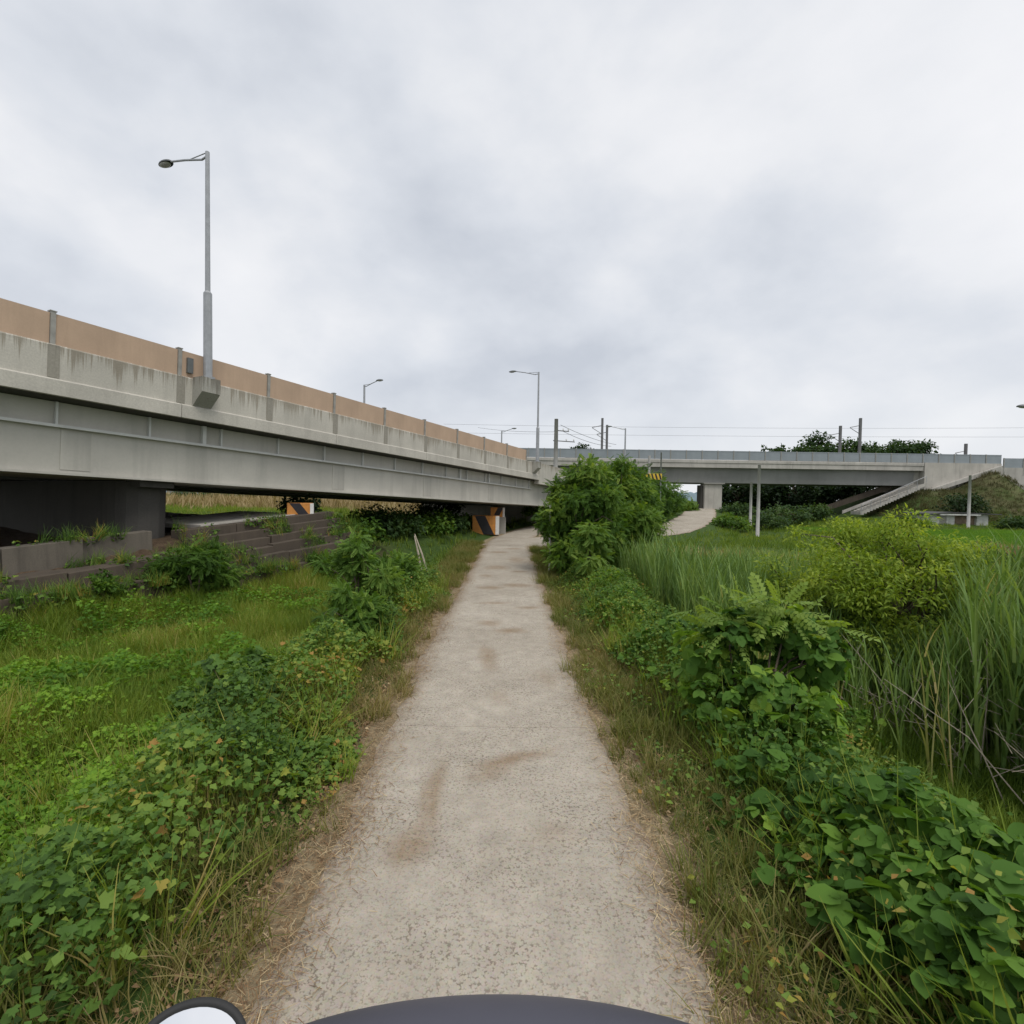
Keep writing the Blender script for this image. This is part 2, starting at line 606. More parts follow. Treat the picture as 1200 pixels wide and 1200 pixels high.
gx = axis(-1500, 1500, [(-1500, 200), (-200, 20), (-60, 2.5), (-16, .5), (-4, .16), (4, .16), (12, .4), (30, 1.0), (70, 1.6), (200, 20), (1500, 200)])
gy = axis(-60, 2500, [(-60, 6), (-4, 1.0), (1, .18), (8, .2), (20, .35), (40, .8), (90, 2), (200, 15), (2500, 250)])
GX, GY = np.meshgrid(gx, gy)
GZ = terrain(GX, GY)
nx, ny = len(gx), len(gy)
idx = np.arange(nx * ny).reshape(ny, nx)
F = np.stack([idx[:-1, :-1], idx[:-1, 1:], idx[1:, 1:], idx[1:, :-1]], -1).reshape(-1, 4)
dmin = np.minimum(dist_pl(GX, GY, MAINS), dist_pl(GX, GY, BRANS))
ca, cc = loc_b(GX, GY)
dry = .95 * sm(1.55, 1.1, dmin)
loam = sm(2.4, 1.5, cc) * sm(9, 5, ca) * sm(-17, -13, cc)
loam = np.maximum(loam, .6 * sm(46, 52, GX) * sm(54.5, 57, GY) * sm(90, 80, GY) * vnoise(GX, GY, .5, 2))
dry = dry + .35 * sm(46, 52, GX) * sm(54.5, 57, GY) * sm(90, 80, GY)
dry = dry + .45 * sm(55, 75, GY) * (GX < 10) * vnoise(GX, GY, .07, 3)
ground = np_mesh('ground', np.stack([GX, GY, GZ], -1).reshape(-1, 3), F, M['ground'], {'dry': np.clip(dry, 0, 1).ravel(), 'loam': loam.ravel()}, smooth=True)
tag(ground, 'weedy green ground falling away from both sides of the concrete path', 'ground', kind='structure')


# ------------------------------------------------------------------ paths
def ribbon(pl, wl, wr, y0, y1, step_across, zoff, name, jit=.05):
    p = pl
    # dense resample by arclength
    seg = np.hypot(*np.diff(p, axis=0).T)
    s = np.concatenate([[0], np.cumsum(seg)])
    n = int(s[-1] / .09)
    t = np.linspace(0, s[-1], n)
    cx, cy = np.interp(t, s, p[:, 0]), np.interp(t, s, p[:, 1])
    k = (cy >= y0) & (cy <= y1)
    cx, cy, t = cx[k], cy[k], t[k]
    tx, ty = np.gradient(cx), np.gradient(cy)
    l = np.hypot(tx, ty)
    nxv, nyv = ty / l, -tx / l
    m = int((wl + wr) / step_across) + 1
    q = np.linspace(-1, 1, m)
    jl = wl + jit * (vnoise(t, t * .3, 1.7, 4) - .5) * 2 + jit * .8 * (vnoise(t, t, 5.3, 5) - .5)
    jr = wr + jit * (vnoise(t, t * .4, 1.5, 6) - .5) * 2 + jit * .8 * (vnoise(t, t, 6.1, 7) - .5)
    off = np.where(q[None] < 0, q[None] * jl[:, None], q[None] * jr[:, None])
    X = cx[:, None] + nxv[:, None] * off
    Y = cy[:, None] + nyv[:, None] * off
    Z = zpath(Y) + zoff - .022 * (np.abs(q[None]) > .999)
    r, c_ = X.shape
    idx = np.arange(r * c_).reshape(r, c_)
    F = np.stack([idx[:-1, :-1], idx[:-1, 1:], idx[1:, 1:], idx[1:, :-1]], -1).reshape(-1, 4)
    # mud stains lying on the concrete
    st = np.zeros_like(X)

    def blob(x, y, rx, ry, rot, amp):
        ca_, sa_ = math.cos(rot), math.sin(rot)
        u = ((X - x) * ca_ + (Y - y) * sa_) / rx
        v = (-(X - x) * sa_ + (Y - y) * ca_) / ry
        u = u + .5 * (vnoise(X, Y, 5, 3) - .5)
        v = v + .5 * (vnoise(X, Y, 6, 8) - .5)
        return amp * np.clip(1.35 - np.sqrt(u * u + v * v), 0, 1)
    if name == 'concrete_path':
        for b_ in [(-.55, 3.65, .07, .55, 0, .9), (-.60, 3.15, .12, .18, 0, .9), (.04, 4.25, .36, .09, .42, .95), (-.16, 4.0, .16, .07, .3, .8), (-.30, 7.0, .12, .55, .1, .75),
                   (.02, 8.4, .28, .18, .1, .9), (-.35, 8.9, .2, .2, 0, .7), (-.35, 10.6, .35, .10, .1, .75), (.15, 12.8, .35, .3, .1, .8), (-.5, 12.4, .3, .22, 0, .8), (-.45, 16, .4, .5, 0, .7),
                   (.2, 18, .3, .9, 0, .6), (-.5, 20.5, .35, .35, 0, .8), (.1, 22, .4, .3, 0, .7), (-.7, 14.3, .2, .25, .2, .7), (.35, 10.2, .22, .12, .1, .8), (.25, 15.2, .3, .16, 0, .8), (-.1, 5.6, .1, .25, .3, .4), (.3, 3.3, .18, .12, .2, .35), (.45, 6.2, .12, .3, .1, .4)]:
            st = np.maximum(st, blob(*b_))
    edge = np.clip((np.abs(off) - (np.where(off < 0, wl, wr) - .26)) / .3, 0, 1)
    st = np.maximum(st, edge * (.45 + .5 * vnoise(X, Y, 1.3, 9)))
    o = np_mesh(name, np.stack([X, Y, Z], -1).reshape(-1, 3), F, M['path'], {'stain': st.ravel()}, smooth=True)
    return o


tag(ribbon(MAINS, 1.02, 1.0, -13, 37, .07, .0, 'concrete_path', .06), 'narrow beige concrete farm path running straight ahead between the verges', 'path', kind='structure')
tag(ribbon(BRANS, 1.6, 1.6, 23.2, 83, .2, .006, 'side_path', .12), 'beige path branching right past the thicket to the far rail bridge', 'path', kind='structure')

# ------------------------------------------------------------------ road bridge (left)
br = thing('road_bridge', 'long road bridge at left with stained concrete parapet and tan screen panels', 'bridge', (AX, AY, 0), PI / 2 - TH)
# local x along, local y : left of travel.  across-to-path = -y
br.rotation_euler = (0, math.atan(-GR), PI / 2 - TH)
X0, X1, X2 = -16.0, 21.4, 27.5
W = 14.0
ZT, ZP, ZL, ZB, ZS, ZG = 5.77, 5.12, 4.41, 4.07, 3.50, 2.45   # screen top, parapet top, ledge, soffit edge, stiffener, girder bottom
# deck slab with the near overhang
mb = MB()
mb.prism([(.03, ZB + .02), (.03, ZB + .30), (W - .03, ZB + .30), (W - .03, ZB + .02), (W - .7, ZB - .06), (.75, ZB - .06)], X0, X2)
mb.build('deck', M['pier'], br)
mb = MB()
prof = [(-.06, ZB), (-.06, ZL - .03), (-.02, ZL), (0, ZL), (.0, ZP - .03), (.03, ZP), (.24, ZP), (.27, ZP - .03), (.27, ZB + .34), (.08, ZB)]
x = X0
while x < X1 - .2:                                        # cast in bays, a thin gap between
    x2 = min(x + 5.1, X1)
    mb.prism(prof[::-1], x + .008, x2 - .008)
    x = x2
mb.build('parapet', M['parapet'], br)
MB().prism([(W - .25, ZB), (W, ZB), (W, ZP), (W - .25, ZP)][::-1], X0, X1).build('parapet', M['parapet'], br)
# wider drip strips at the posts
# box girder
mb = MB()
mb.prism([(.55, ZG + .05), (.55, ZB - .05), (.60, ZB - .05), (.60, ZG + .05)][::-1], X0, X2)
mb.build('girder_web', M['steel'], br)
mb = MB()
mb.prism([(.42, ZG), (.42, ZG + .05), (3.6, ZG + .05), (3.6, ZG)], X0, X2)
mb.build('bottom_flange', M['steel'], br)
mb = MB()
mb.prism([(3.45, ZG + .05), (3.45, ZB - .05), (3.5, ZB - .05), (3.5, ZG + .05)][::-1], X0, X2)
for yy in (6.2, 9.6):
    mb.prism([(yy, ZG + .0), (yy, ZB - .05), (yy + 1.6, ZB - .05), (yy + 1.6, ZG + .0)], X0, X2)
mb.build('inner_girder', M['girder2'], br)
MB().prism([(.43, ZS - .03), (.43, ZS + .03), (.548, ZS + .03), (.548, ZS - .03)][::-1], X0, X1).build('web_rail', M['steelw'], br)
# stiffeners
st0 = MB().box(-.022, .022, .46, .547, ZS + .03, ZB - .055).build('stiffener', M['steelw'], br)
first = bridge_at(58, -.5)
k = -3
while True:
    xx = first + 1.85 * k
    if xx > X1 - .3:
        break
    o = st0 if k == -3 else st0.copy()
    if k > -3:
        COL.objects.link(o)
    o.location = (xx, 0, 0)
    k += 1
st1 = MB().box(-.05, .05, .44, .547, ZS + .03, ZB - .055).build('wide_stiffener', M['steelw'], br)
st1.location.x = bridge_at(233, -.5)
for u in (537, 571):
    o = st1.copy()
    COL.objects.link(o)
    o.location.x = bridge_at(u, -.5)
# web splice plates
sp = MB().box(-.28, .28, .536, .549, ZG + .12, ZS - .06).build('splice_plate', M['steel'], br)
sp.location.x = bridge_at(84, -.5)
for u in (395, 500, 575):
    o = sp.copy()
    COL.objects.link(o)
    o.location.x = bridge_at(u, -.5)
# screens and posts
PS = 2.55
p0 = bridge_at(50, -.1)
pm = MB().box(-.045, .045, .06, .16, ZP - .25, ZT + .03)
pm.box(-.06, .06, .05, .18, ZT + .03, ZT + .05)
post = pm.build('screen_post', M['bpost'], br)
pan = MB().box(.05, PS - .05, .09, .125, ZP + .004, ZT)
pan = pan.build('screen_panel', M['screen'], br)
k = -3
while True:
    xx = p0 + PS * k
    if xx > X1 - .6:
        break
    for src in (post, pan):
        if src is pan and xx + PS > X1 - .4:
            continue
        o = src if k == -3 else src.copy()
        if k > -3:
            COL.objects.link(o)
        o.location = (xx, 0, 0)
    k += 1
# dark stain ribs: parapet thickened at each post (pilaster)
pil = MB().box(-.10, .10, -.012, .06, ZL + .02, ZP - .02).build('pilaster', concrete('pilaster_concrete', (.30, .28, .235), .7, top=5.3), br)
k = -3
while p0 + PS * k < X1 - .5:
    o = pil if k == -3 else pil.copy()
    if k > -3:
        COL.objects.link(o)
    o.location = (p0 + PS * k, 0, 0)
    k += 1
# lamp corbels
cb = MB()
cb.prismy([(-.36, ZP - .01), (.36, ZP - .01), (.36, ZP - .36), (.22, ZL - .10), (-.22, ZL - .10), (-.36, ZP - .36)], -.05, .02)
cb.v = []
cb.f = []
cb.prism([(-.002, ZL - .02), (-.40, ZP - .36), (-.40, ZP + .02), (-.002, ZP + .02)], -.24, .24)
corb = cb.build('lamp_corbel', concrete('corbel_concrete', (.34, .33, .29), .6, top=5.14), br)
LA = bridge_at(236, .24)
corb.location.x = LA
corb2 = corb.copy()
COL.objects.link(corb2)
LC = bridge_at(627, 0.2)
corb2.location.x = LC
jb = MB().box(LA - .36, LA - .22, .02, .085, ZP + .12, ZP + .5).build('junction_box', M['lampgrey'], br)
# bare end wall beyond the screens
mb = MB()
mb.prism([(-.06, ZB - .25), (-.06, ZP + .02), (.27, ZP + .02), (.27, ZB - .25)][::-1], X1, X2)
mb.prism([(.4, ZG - 2.2), (.4, ZB - .1), (W - .4, ZB - .1), (W - .4, ZG - 2.2)], X2, X2 + 2.5)
mb.prism([(-.06, ZG - 2.2), (-.06, ZP), (.39, ZP), (.39, ZG - 2.2)][::-1], X2 + .004, X2 + 8)
mb.build('abutment', M['parapet'], br)
# piers under the deck: rounded wall piers, plumb
def pier_profile(L, t, n=8):
    pr = []
    for i in range(n + 1):
        a = -PI / 2 + PI * i / n
        pr.append((L + math.cos(a) * t / 2, math.sin(a) * t / 2))
    for i in range(n + 1):
        a = PI / 2 + PI * i / n
        pr.append((0 + math.cos(a) * t / 2, math.sin(a) * t / 2))
    return pr


def wall_pier(xa, y0, L, t, z0, z1, name='pier'):
    pr = pier_profile(L, t)
    n = len(pr)
    vs = [(xa + b_, y0 + a_, z0) for a_, b_ in pr] + [(xa + b_, y0 + a_, z1) for a_, b_ in pr]
    fs = [(i, (i + 1) % n, n + (i + 1) % n, n + i) for i in range(n)] + [tuple(range(n))[::-1], tuple(range(n, 2 * n))]
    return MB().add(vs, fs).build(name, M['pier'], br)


xp = bridge_at(190, -1.4)
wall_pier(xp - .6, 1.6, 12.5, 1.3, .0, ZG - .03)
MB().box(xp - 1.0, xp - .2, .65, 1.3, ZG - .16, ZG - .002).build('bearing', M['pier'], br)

# ------------------------------------------------------------------ street lamps
def street_lamp(base, h, L, rotz, label, group, thick=True, k=1.0):
    t = thing('street_lamp', label, 'street lamp', base, rotz, group)
    m = MB()
    if thick:
        m.tube([(0, 0, -.05), (0, 0, h * .375), (0, 0, h * .385), (0, 0, h)], [.105 * k, .10 * k, .062 * k, .05 * k], 12)
        m.tube([(0, 0, -.06), (0, 0, .0)], [.17 * k, .17 * k], 12)
    else:
        m.tube([(0, 0, -.05), (0, 0, h)], [.09 * k, .06 * k], 10)
    m.build('pole', M['galv'], t, smooth=False)
    a = MB()
    a.tube([(0, 0, h - .10), (0, L * .12, h - .13), (0, L * .5, h + .06), (0, L * .82, h + .19)], .026 * k, 8)
    a.tube([(0, 0, h - .01), (0, L * .42, h + .02)], .013 * k, 6)
    a.build('arm', M['galv'], t)
    hd = MB()
    c = (0, L * .95, h + .20)
    hd.ell(c, (.13 * k, .27 * k, .075 * k), 16, 8, None, 0, .55)
    hh = hd.build('lamp_head', M['lampgrey'], t, smooth=True)
    l = MB()
    l.ell((0, L * .97, h + .195), (.11 * k, .2 * k, .06 * k), 14, 6, None, .5, 1.0)
    l.build('lens', M['glass'], hh, smooth=True)
    return t


def bpt(a, c, zl):
    """world point of a bridge-local place"""
    return br.matrix_basis @ Vector((a, -c, zl))


b1 = bpt(LA, .24, ZP + .06)
GRP = 'street lamps along the road bridge'
street_lamp(b1, P(239, 178, b1.y).z - b1.z, 1.9, PI / 2 - TH, 'tall grey street lamp nearest, standing on a corbel of the stained parapet', GRP)
b2 = bpt(LC, .24, ZP + .06)
street_lamp(b2, P(629, 436, b2.y).z - b2.z, 1.9, PI / 2 - TH, 'tall grey street lamp at the far end of the tan screens', GRP)
for u, v, Y, lab in ((427, 451, 38.6, 'street lamp rising behind the middle of the tan screens, arm pointing right'),
                     (588, 505, 60.0, 'small distant street lamp behind the far tan screens, arm pointing right')):
    pt = P(u, v, Y)
    street_lamp((pt.x, pt.y, pt.z - 7), 7, -1.55 if Y < 50 else -1.7, PI / 2 - TH, lab, GRP, False, 1.2)
pt = P(733, 502, 57)
g0 = tz(pt.x, pt.y)
street_lamp((pt.x, pt.y, g0), pt.z - g0, 1.9, PI / 2 - .1, 'slender street lamp in front of the grey rail panels, arm pointing left', None, False, 1.3)
pt = P(1216, 490, 18)
g0 = tz(pt.x, pt.y)
street_lamp((pt.x, pt.y, g0), pt.z - g0 + .2, .5, PI / 2, 'street lamp at the right edge with only its dark head in view', None, False, 1.0)

# ------------------------------------------------------------------ revetment under the bridge
rv = thing('retaining_wall', 'stepped dark concrete bank wall under the left bridge', 'retaining wall', (0, 0, 0))
def revet_run(name, a0, a1, steps, mat, seed, skew=0):
    r = random.Random(seed)
    m = MB()
    for (c0, c1, z0, z1) in steps:
        a = a0
        while a < a1:
            b = min(a + r.uniform(1.3, 2.4), a1)
            j, jz = r.uniform(-.05, .05), r.uniform(-.03, .03)
            q = []
            for (aa, cc_, zz) in ((a + .01, c0 + j, z0), (b - .01, c0 + j, z0), (b - .01, c1 + j, z0), (a + .01, c1 + j, z0),
                                  (a + .01, c0 + j, z1 + jz), (b - .01, c0 + j, z1 + jz), (b - .01, c1 + j - .06, z1 + jz), (a + .01, c1 + j - .06, z1 + jz)):
                q.append(wor_b(aa, cc_, zz + (.075 * aa if zz > .3 else 0)))
            m.add(q, [(0, 3, 2, 1), (4, 5, 6, 7), (0, 1, 5, 4), (1, 2, 6, 5), (2, 3, 7, 6), (3, 0, 4, 7)])
            a = b
    return m.build(name, mat, rv, bevel=.012)


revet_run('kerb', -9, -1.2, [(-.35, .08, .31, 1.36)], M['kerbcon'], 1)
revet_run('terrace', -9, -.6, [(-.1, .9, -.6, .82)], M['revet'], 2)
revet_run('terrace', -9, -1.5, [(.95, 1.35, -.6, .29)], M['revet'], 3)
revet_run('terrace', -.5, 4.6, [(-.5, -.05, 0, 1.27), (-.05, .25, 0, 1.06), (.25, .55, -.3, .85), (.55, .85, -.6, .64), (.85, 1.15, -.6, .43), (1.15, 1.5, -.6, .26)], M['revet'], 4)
o = MB().prism([(0, 0), (0, .12), (3.2, .12), (3.2, 0)], 0, 3.4).build('bank_slab', M['pale_pier'], rv)
w0 = wor_b(.3, -.55, 1.20)
o.location = w0
o.rotation_euler = (0, -math.atan(.075), PI / 2 - TH)

# striped barrier blocks
def striped_block(name, label, loc, w, d, h, rotz, flip=1, top=False):
    t = thing(name, label, 'barrier block', loc, rotz, 'orange and black barrier blocks by the bridge')
    MB().box(-w / 2, w / 2, 0, d, 0, h).build('block', M['orange'], t, bevel=.012)
    s = []
    e = .004
    m = MB()
    a, b_ = -.42 * w * flip, .02 * w * flip
    m.add([(a + 0, -e, h - .005), (a + .40 * w * flip, -e, h - .005), (b_ + .30 * w * flip, -e, .01), (b_ - .10 * w * flip, -e, .01),
           (a + 0, -e + .003, h - .005), (a + .40 * w * flip, -e + .003, h - .005), (b_ + .30 * w * flip, -e + .003, .01), (b_ - .10 * w * flip, -e + .003, .01)],
          [(0, 1, 2, 3), (7, 6, 5, 4), (0, 4, 5, 1), (1, 5, 6, 2), (2, 6, 7, 3), (3, 7, 4, 0)])
    m.build('black_stripe', M['black'], t)
    MB().box(w / 2 + .0005, w / 2 + .010, .0, d - .01, .01, h - .01).build('white_side', M['white'], t)
    MB().box(w / 2 - .13 * w, w / 2 + .004, -.006, -.001, .01, h - .008).build('white_edge', M['white'], t)
    return t


pb = P(571.5, 626, 29.3)
striped_block('barrier_block', 'large orange block with a black diagonal band beside the path under the bridge', (pb.x - .12, pb.y, pb.z - .03), 1.52, .8, 1.08, .03)
pb = P(582, 606, 31.0)
mbk = MB().box(-1.15, .55, .05, .7, -1.2, 0.0)
o = mbk.build('concrete_plinth', M['pale_pier'], None, bevel=.02)
o.location = (pb.x, pb.y, pb.z)
tag(o, 'low concrete plinth behind the large orange block', 'plinth')
striped_block('barrier_block', 'small orange and black block sitting on the concrete plinth', (pb.x + .05, pb.y + .05, pb.z + .002), .85, .5, .58, .03, -1)
aL = bridge_at(352, -.45)
pL = wor_b(aL, -.45, 1.275 + .075 * aL)
striped_block('barrier_block', 'shaded orange and black block on top of the stepped bank wall', tuple(pL), .80, .6, .38, .42)

# ------------------------------------------------------------------ rail bridge (far)
RY = 65.0
rb = thing('rail_bridge', 'far grey railway bridge with noise panels crossing behind the trees', 'bridge', (0, RY, 0))


def rz(u, v, Y=RY):
    return P(u, v, Y).z


zt2, zp2, zf2, zg2 = rz(900, 529), rz(900, 539.5), rz(900, 549), rz(900, 566.5)
xa = P(1085, 560, RY).x
xw = P(1167, 545, RY).x
XL = -30
MB().prism([(0, zf2), (0, zp2 - .45), (-.08, zp2 - .42), (-.08, zp2 - .1), (0, zp2 - .06), (.35, zp2), (9, zp2), (9, zf2)], XL, xa).build('deck', M['deck2'], rb)
MB().prism([(1.0, zg2), (.7, zf2 - .003), (8.3, zf2 - .003), (8, zg2)], XL, xa - .9).build('girder', M['girder2'], rb)
MB().prism([(1.0, zg2 - .002), (.7, zf2 - .003), (8.3, zf2 - .003), (8, zg2 - .002)], xa - .88, xa - .2).build('girder_end', M['deck2'], rb)
panel = MB()
panel.box(.03, 1.97, .12, .2, zp2 + .003, zt2)
panel.box(.03, 1.97, .10, .12, zt2 - .12, zt2 - .02)
pan2 = panel.build('noise_panel', M['panel2'], rb)
pst = MB().box(-.05, .05, .06, .24, zp2 + .003, zt2 + .03)
pst2 = pst.build('panel_post', M['bpost'], rb)
xx = XL
k = 0
while xx < xw:
    if xx + 2 <= xw + 1.2:
        o = pan2 if k == 0 else pan2.copy()
        if k:
            COL.objects.link(o)
        o.location.x = xx
    o = pst2 if k == 0 else pst2.copy()
    if k:
        COL.objects.link(o)
    o.location.x = xx
    xx += 2
    k += 1
# pier seen end on at the bend of the side path
pp = P(841, 597, RY)
px0, px1 = P(828, 590, RY).x, P(849, 590, RY).x
MB().box(px0, px1, .8, 2.4, -.4, zg2 - .15).build('pier', M['pale_pier'], rb, bevel=.08)
MB().box(px0 - .34, px0 - .06, 1.2, 2.6, -.4, zg2 - .3).build('pier', M['pier'], rb, bevel=.05)  # dark slab added to stand in for the pier's shaded left face
MB().box(px0 - .2, px1 + .2, .5, 2.7, zg2 - .15, zg2 - .01).build('bearing', M['bpost'], rb)
# abutment wing wall
zlow = rz(1088, 573)
m = MB()
m.prismy([(xa - .3, zlow - 2.5), (xa - .3, zp2 + .002), (xw, zp2 + .002), (xw + .6, zp2 + .002), (xw + .6, zp2 - 2.2), (xa + 7, zp2 - 4.2)], -.15, 8.5)
m.build('abutment', M['pale_pier'], rb)
m = MB()
q0, q1 = P(1090, 573, RY - .4), P(1172, 546, RY - .4)
m.prismy([(q0.x, q0.z - .5), (q1.x, q1.z - .5), (q1.x, q1.z), (q0.x, q0.z)], -.75, -.16)
m.build('wing_coping', M['deck2'], rb)

nw = thing('noise_wall', 'short grey noise wall past the gap at the right edge', 'noise wall', (0, RY, 0))
q0 = P(1176, 548, RY)
z0_, z1_ = q0.z, P(1176, 537, RY).z
MB().box(q0.x, q0.x + 14, .0, .12, z0_, z1_).build('panel', M['panel2'], nw)
m = MB()
for i in range(6):
    m.box(q0.x + i * 2.5 - .06, q0.x + i * 2.5 + .06, -.06, -.003, z0_ - 1, z1_ + .03)
m.build('posts_frame', M['bpost'], nw)
MB().box(q0.x - .3, q0.x + 14, -.04, .3, z0_ - 3.5, z0_ - .003).build('plinth', M['deck2'], nw)

# stairs down the embankment beside the abutment
stt = thing('concrete_stairs', 'pale concrete inspection stairs down the embankment left of the abutment', 'stairs', (0, 0, 0))
sA, sB = P(1078, 567, 63.5), P(1003, 600, 62.0)
m = MB()
ns = 22
for i in range(ns):
    t0, t1 = i / ns, (i + 1) / ns
    pa, pb_ = sA.lerp(sB, t0), sA.lerp(sB, t1)
    m.box(pb_.x, pa.x - .002, pa.y - .9, pa.y + .9, pb_.z - .3, pa.z - .06)
m.build('steps', M['deck2'], stt)
for dy, nm in ((-1.05, 'stringer'), (1.0, 'stringer')):
    m = MB()
    m.prismy([(sB.x, sB.z - .28), (sA.x, sA.z - .28), (sA.x, sA.z + .10), (sB.x, sB.z + .10)], sA.y + dy, sA.y + dy + .1)
    m.build(nm, M['pale_pier'], stt)
for dy in (3.4,):
    m = MB()
    m.prismy([(sB.x - 2.5, sB.z - .7), (sA.x - 1, sA.z - .6), (sA.x - 1, sA.z + .15), (sB.x - 2.5, sB.z + .0)], sA.y + dy, sA.y + dy + .25)
    m.build('drain_wall', M['revet'], stt)
m = MB()
m.tube([sA + Vector((0, -.98, .9)), sB + Vector((0, -.98, .9))], .03, 6)
for i in range(8):
    q = sA.lerp(sB, i / 7)
    m.tube([q + Vector((0, -.98, -.2)), q + Vector((0, -.98, .9))], .025, 6)
m.build('handrail', M['galv'], stt)

# ------------------------------------------------------------------ poles, masts, wires
def simple_pole(name, label, cat, u, vtop, vbot, Y, r, mat, group=None, arms=None, top_of=None):
    tp = P(u, vtop, Y)
    g = tz(tp.x, tp.y) if vbot is None else P(u, vbot, Y).z
    t = thing(name, label, cat, (tp.x, tp.y, g), 0, group)
    h = tp.z - g
    MB().tube([(0, 0, -.4), (0, 0, h)], [r * 1.15, r * .85], 10).build('pole', mat, t, smooth=True)
    if arms:
        for i, (dz, L, yaw) in enumerate(arms):
            m = MB()
            e = Vector((math.cos(yaw), math.sin(yaw), 0))
            m.tube([e * (-L * .15) + Vector((0, 0, h - dz)), e * L + Vector((0, 0, h - dz - .06))], .05, 6)
            m.build('crossarm', M['darkpole'], t)
            m = MB()
            for q in (.55, .95):
                c_ = e * (L * q) + Vector((0, 0, h - dz))
                m.tube([c_, c_ + Vector((0, 0, .08)), c_ + Vector((0, 0, .2))], [.03, .07, .05], 8)
            m.build('insulator', M['white'], t)
    return t


simple_pole('utility_pole', 'concrete utility pole with short crossarms rising left of the thicket top', 'utility pole', 652, 491, None, 50, .22, M['conpole'],
            None, [(1.1, 1.3, .2), (2.1, 1.9, .2)])
simple_pole('marker_pole', 'pale plain pole in the reeds before the rail bridge, the taller of two', 'pole', 890, 545, None, 36, .11, M['conpole'], 'pale poles before the rail bridge')
simple_pole('marker_pole', 'pale plain pole before the rail bridge, the shorter and farther of two', 'pole', 880.5, 565, None, 48, .12, M['conpole'], 'pale poles before the rail bridge')
simple_pole('utility_pole', 'plain grey pole standing beside the low shed', 'utility pole', 1137, 557, None, 50, .13, M['conpole'])
GM = 'dark rail masts behind the noise panels'
for u, vt, lab in ((706, 490, 'tall dark rail mast, left of a close pair behind the grey panels'), (711.5, 498, 'shorter dark rail mast, right of a close pair behind the grey panels'),
                   (985, 499, 'shorter dark rail mast before the hilltop trees'), (1008.5, 490, 'taller dark rail mast before the hilltop trees'),
                   (1132, 520, 'small lone rail mast above the abutment wing wall')):
    tp = P(u, vt, RY + 6)
    t = thing('rail_mast', lab, 'mast', (tp.x, tp.y, zp2), 0, GM)
    hh = tp.z - zp2
    MB().box(-.14, .14, -.14, .14, -.0, hh).build('mast', M['darkpole'], t)
    m = MB()
    m.tube([(0, 0, hh - 1.0), (-1.4, 0, hh - 1.3)], .05, 6)
    m.tube([(0, 0, hh - 2.2), (-1.4, 0, hh - 1.35)], .04, 6)
    m.build('bracket', M['darkpole'], t)


def wire(name, label, p, q, sag, r, group=None):
    pts = []
    for i in range(17):
        t = i / 16
        w_ = p.lerp(q, t)
        w_.z -= sag * 4 * t * (1 - t)
        pts.append(w_)
    o = MB().tube(pts, r, 5).build(name, M['wire'])
    tag(o, label, 'wire', group)


wire('power_line', 'upper black wire from the utility pole down to the rail masts', P(657, 498, 50.4), P(722, 521, 66), .25, .022)
wire('power_line', 'lower black wire from the utility pole down to the rail masts', P(659, 505, 50.6), P(716, 523, 66), .3, .022)
wire('catenary_wire', 'upper thin overhead rail wire across the sky above the panels', P(520, 497, 71.5), P(1240, 501, 71.5), .3, .013)
wire('catenary_wire', 'lower thin overhead rail wire across the sky above the panels', P(520, 507, 71.6), P(1240, 512, 71.6), .2, .013)
wire('power_line', 'thin wire running left from the utility pole over the bridge', P(651, 506, 50), P(560, 501, 70), .2, .016)

# height limit sign over the side path
pt = P(761, 534, 41)
g0 = tz(pt.x, pt.y)
hs = thing('height_limit_sign', 'black and yellow striped height limit board on a pale post above the thicket', 'sign', (pt.x, pt.y, g0))
MB().tube([(0, 0, -.3), (0, 0, pt.z - g0)], .10, 10).build('post', M['conpole'], hs)
zb0, zb1 = P(761, 562, 41).z - g0, P(761, 555, 41).z - g0
w0, w1 = P(753, 558, 41).x - pt.x, P(775, 558, 41).x - pt.x
MB().box(w0, w1, -.17, -.11, zb0, zb1).build('board', M['yellow'], hs)
m = MB()
n_ = 5
wd = (w1 - w0) / n_
for i in range(n_):
    xa_ = w0 + i * wd
    hb = zb1 - zb0 - .02
    m.add([(xa_ + .02, -.175, zb1 - .01), (xa_ + wd * .5, -.175, zb1 - .01), (xa_ + wd * .98, -.175, zb0 + .01), (xa_ + wd * .5, -.175, zb0 + .01),
           (xa_ + .02, -.172, zb1 - .01), (xa_ + wd * .5, -.172, zb1 - .01), (xa_ + wd * .98, -.172, zb0 + .01), (xa_ + wd * .5, -.172, zb0 + .01)],
          [(0, 3, 2, 1), (4, 5, 6, 7), (0, 1, 5, 4), (1, 2, 6, 5), (2, 3, 7, 6), (3, 0, 4, 7)])
m.build('stripes', M['black'], hs)
simple_pole('thin_pole', 'thin pale pole just right of the striped board', 'pole', 775, 530, None, 43, .07, M['galv'])
simple_pole('thin_pole', 'short pale post behind the thicket top, left of the striped board', 'pole', 693, 534, None, 41, .11, M['conpole'])
pm_ = P(649, 592, 15.2)
g0 = tz(pm_.x - .1, pm_.y)
mk = thing('marker_post', 'slim white roadside marker post at the left edge of the thicket', 'post', (pm_.x - .1, pm_.y, g0))
MB().tube([(0, 0, -.1), (0, 0, pm_.z - g0)], .03, 10).build('post', M['white'], mk)

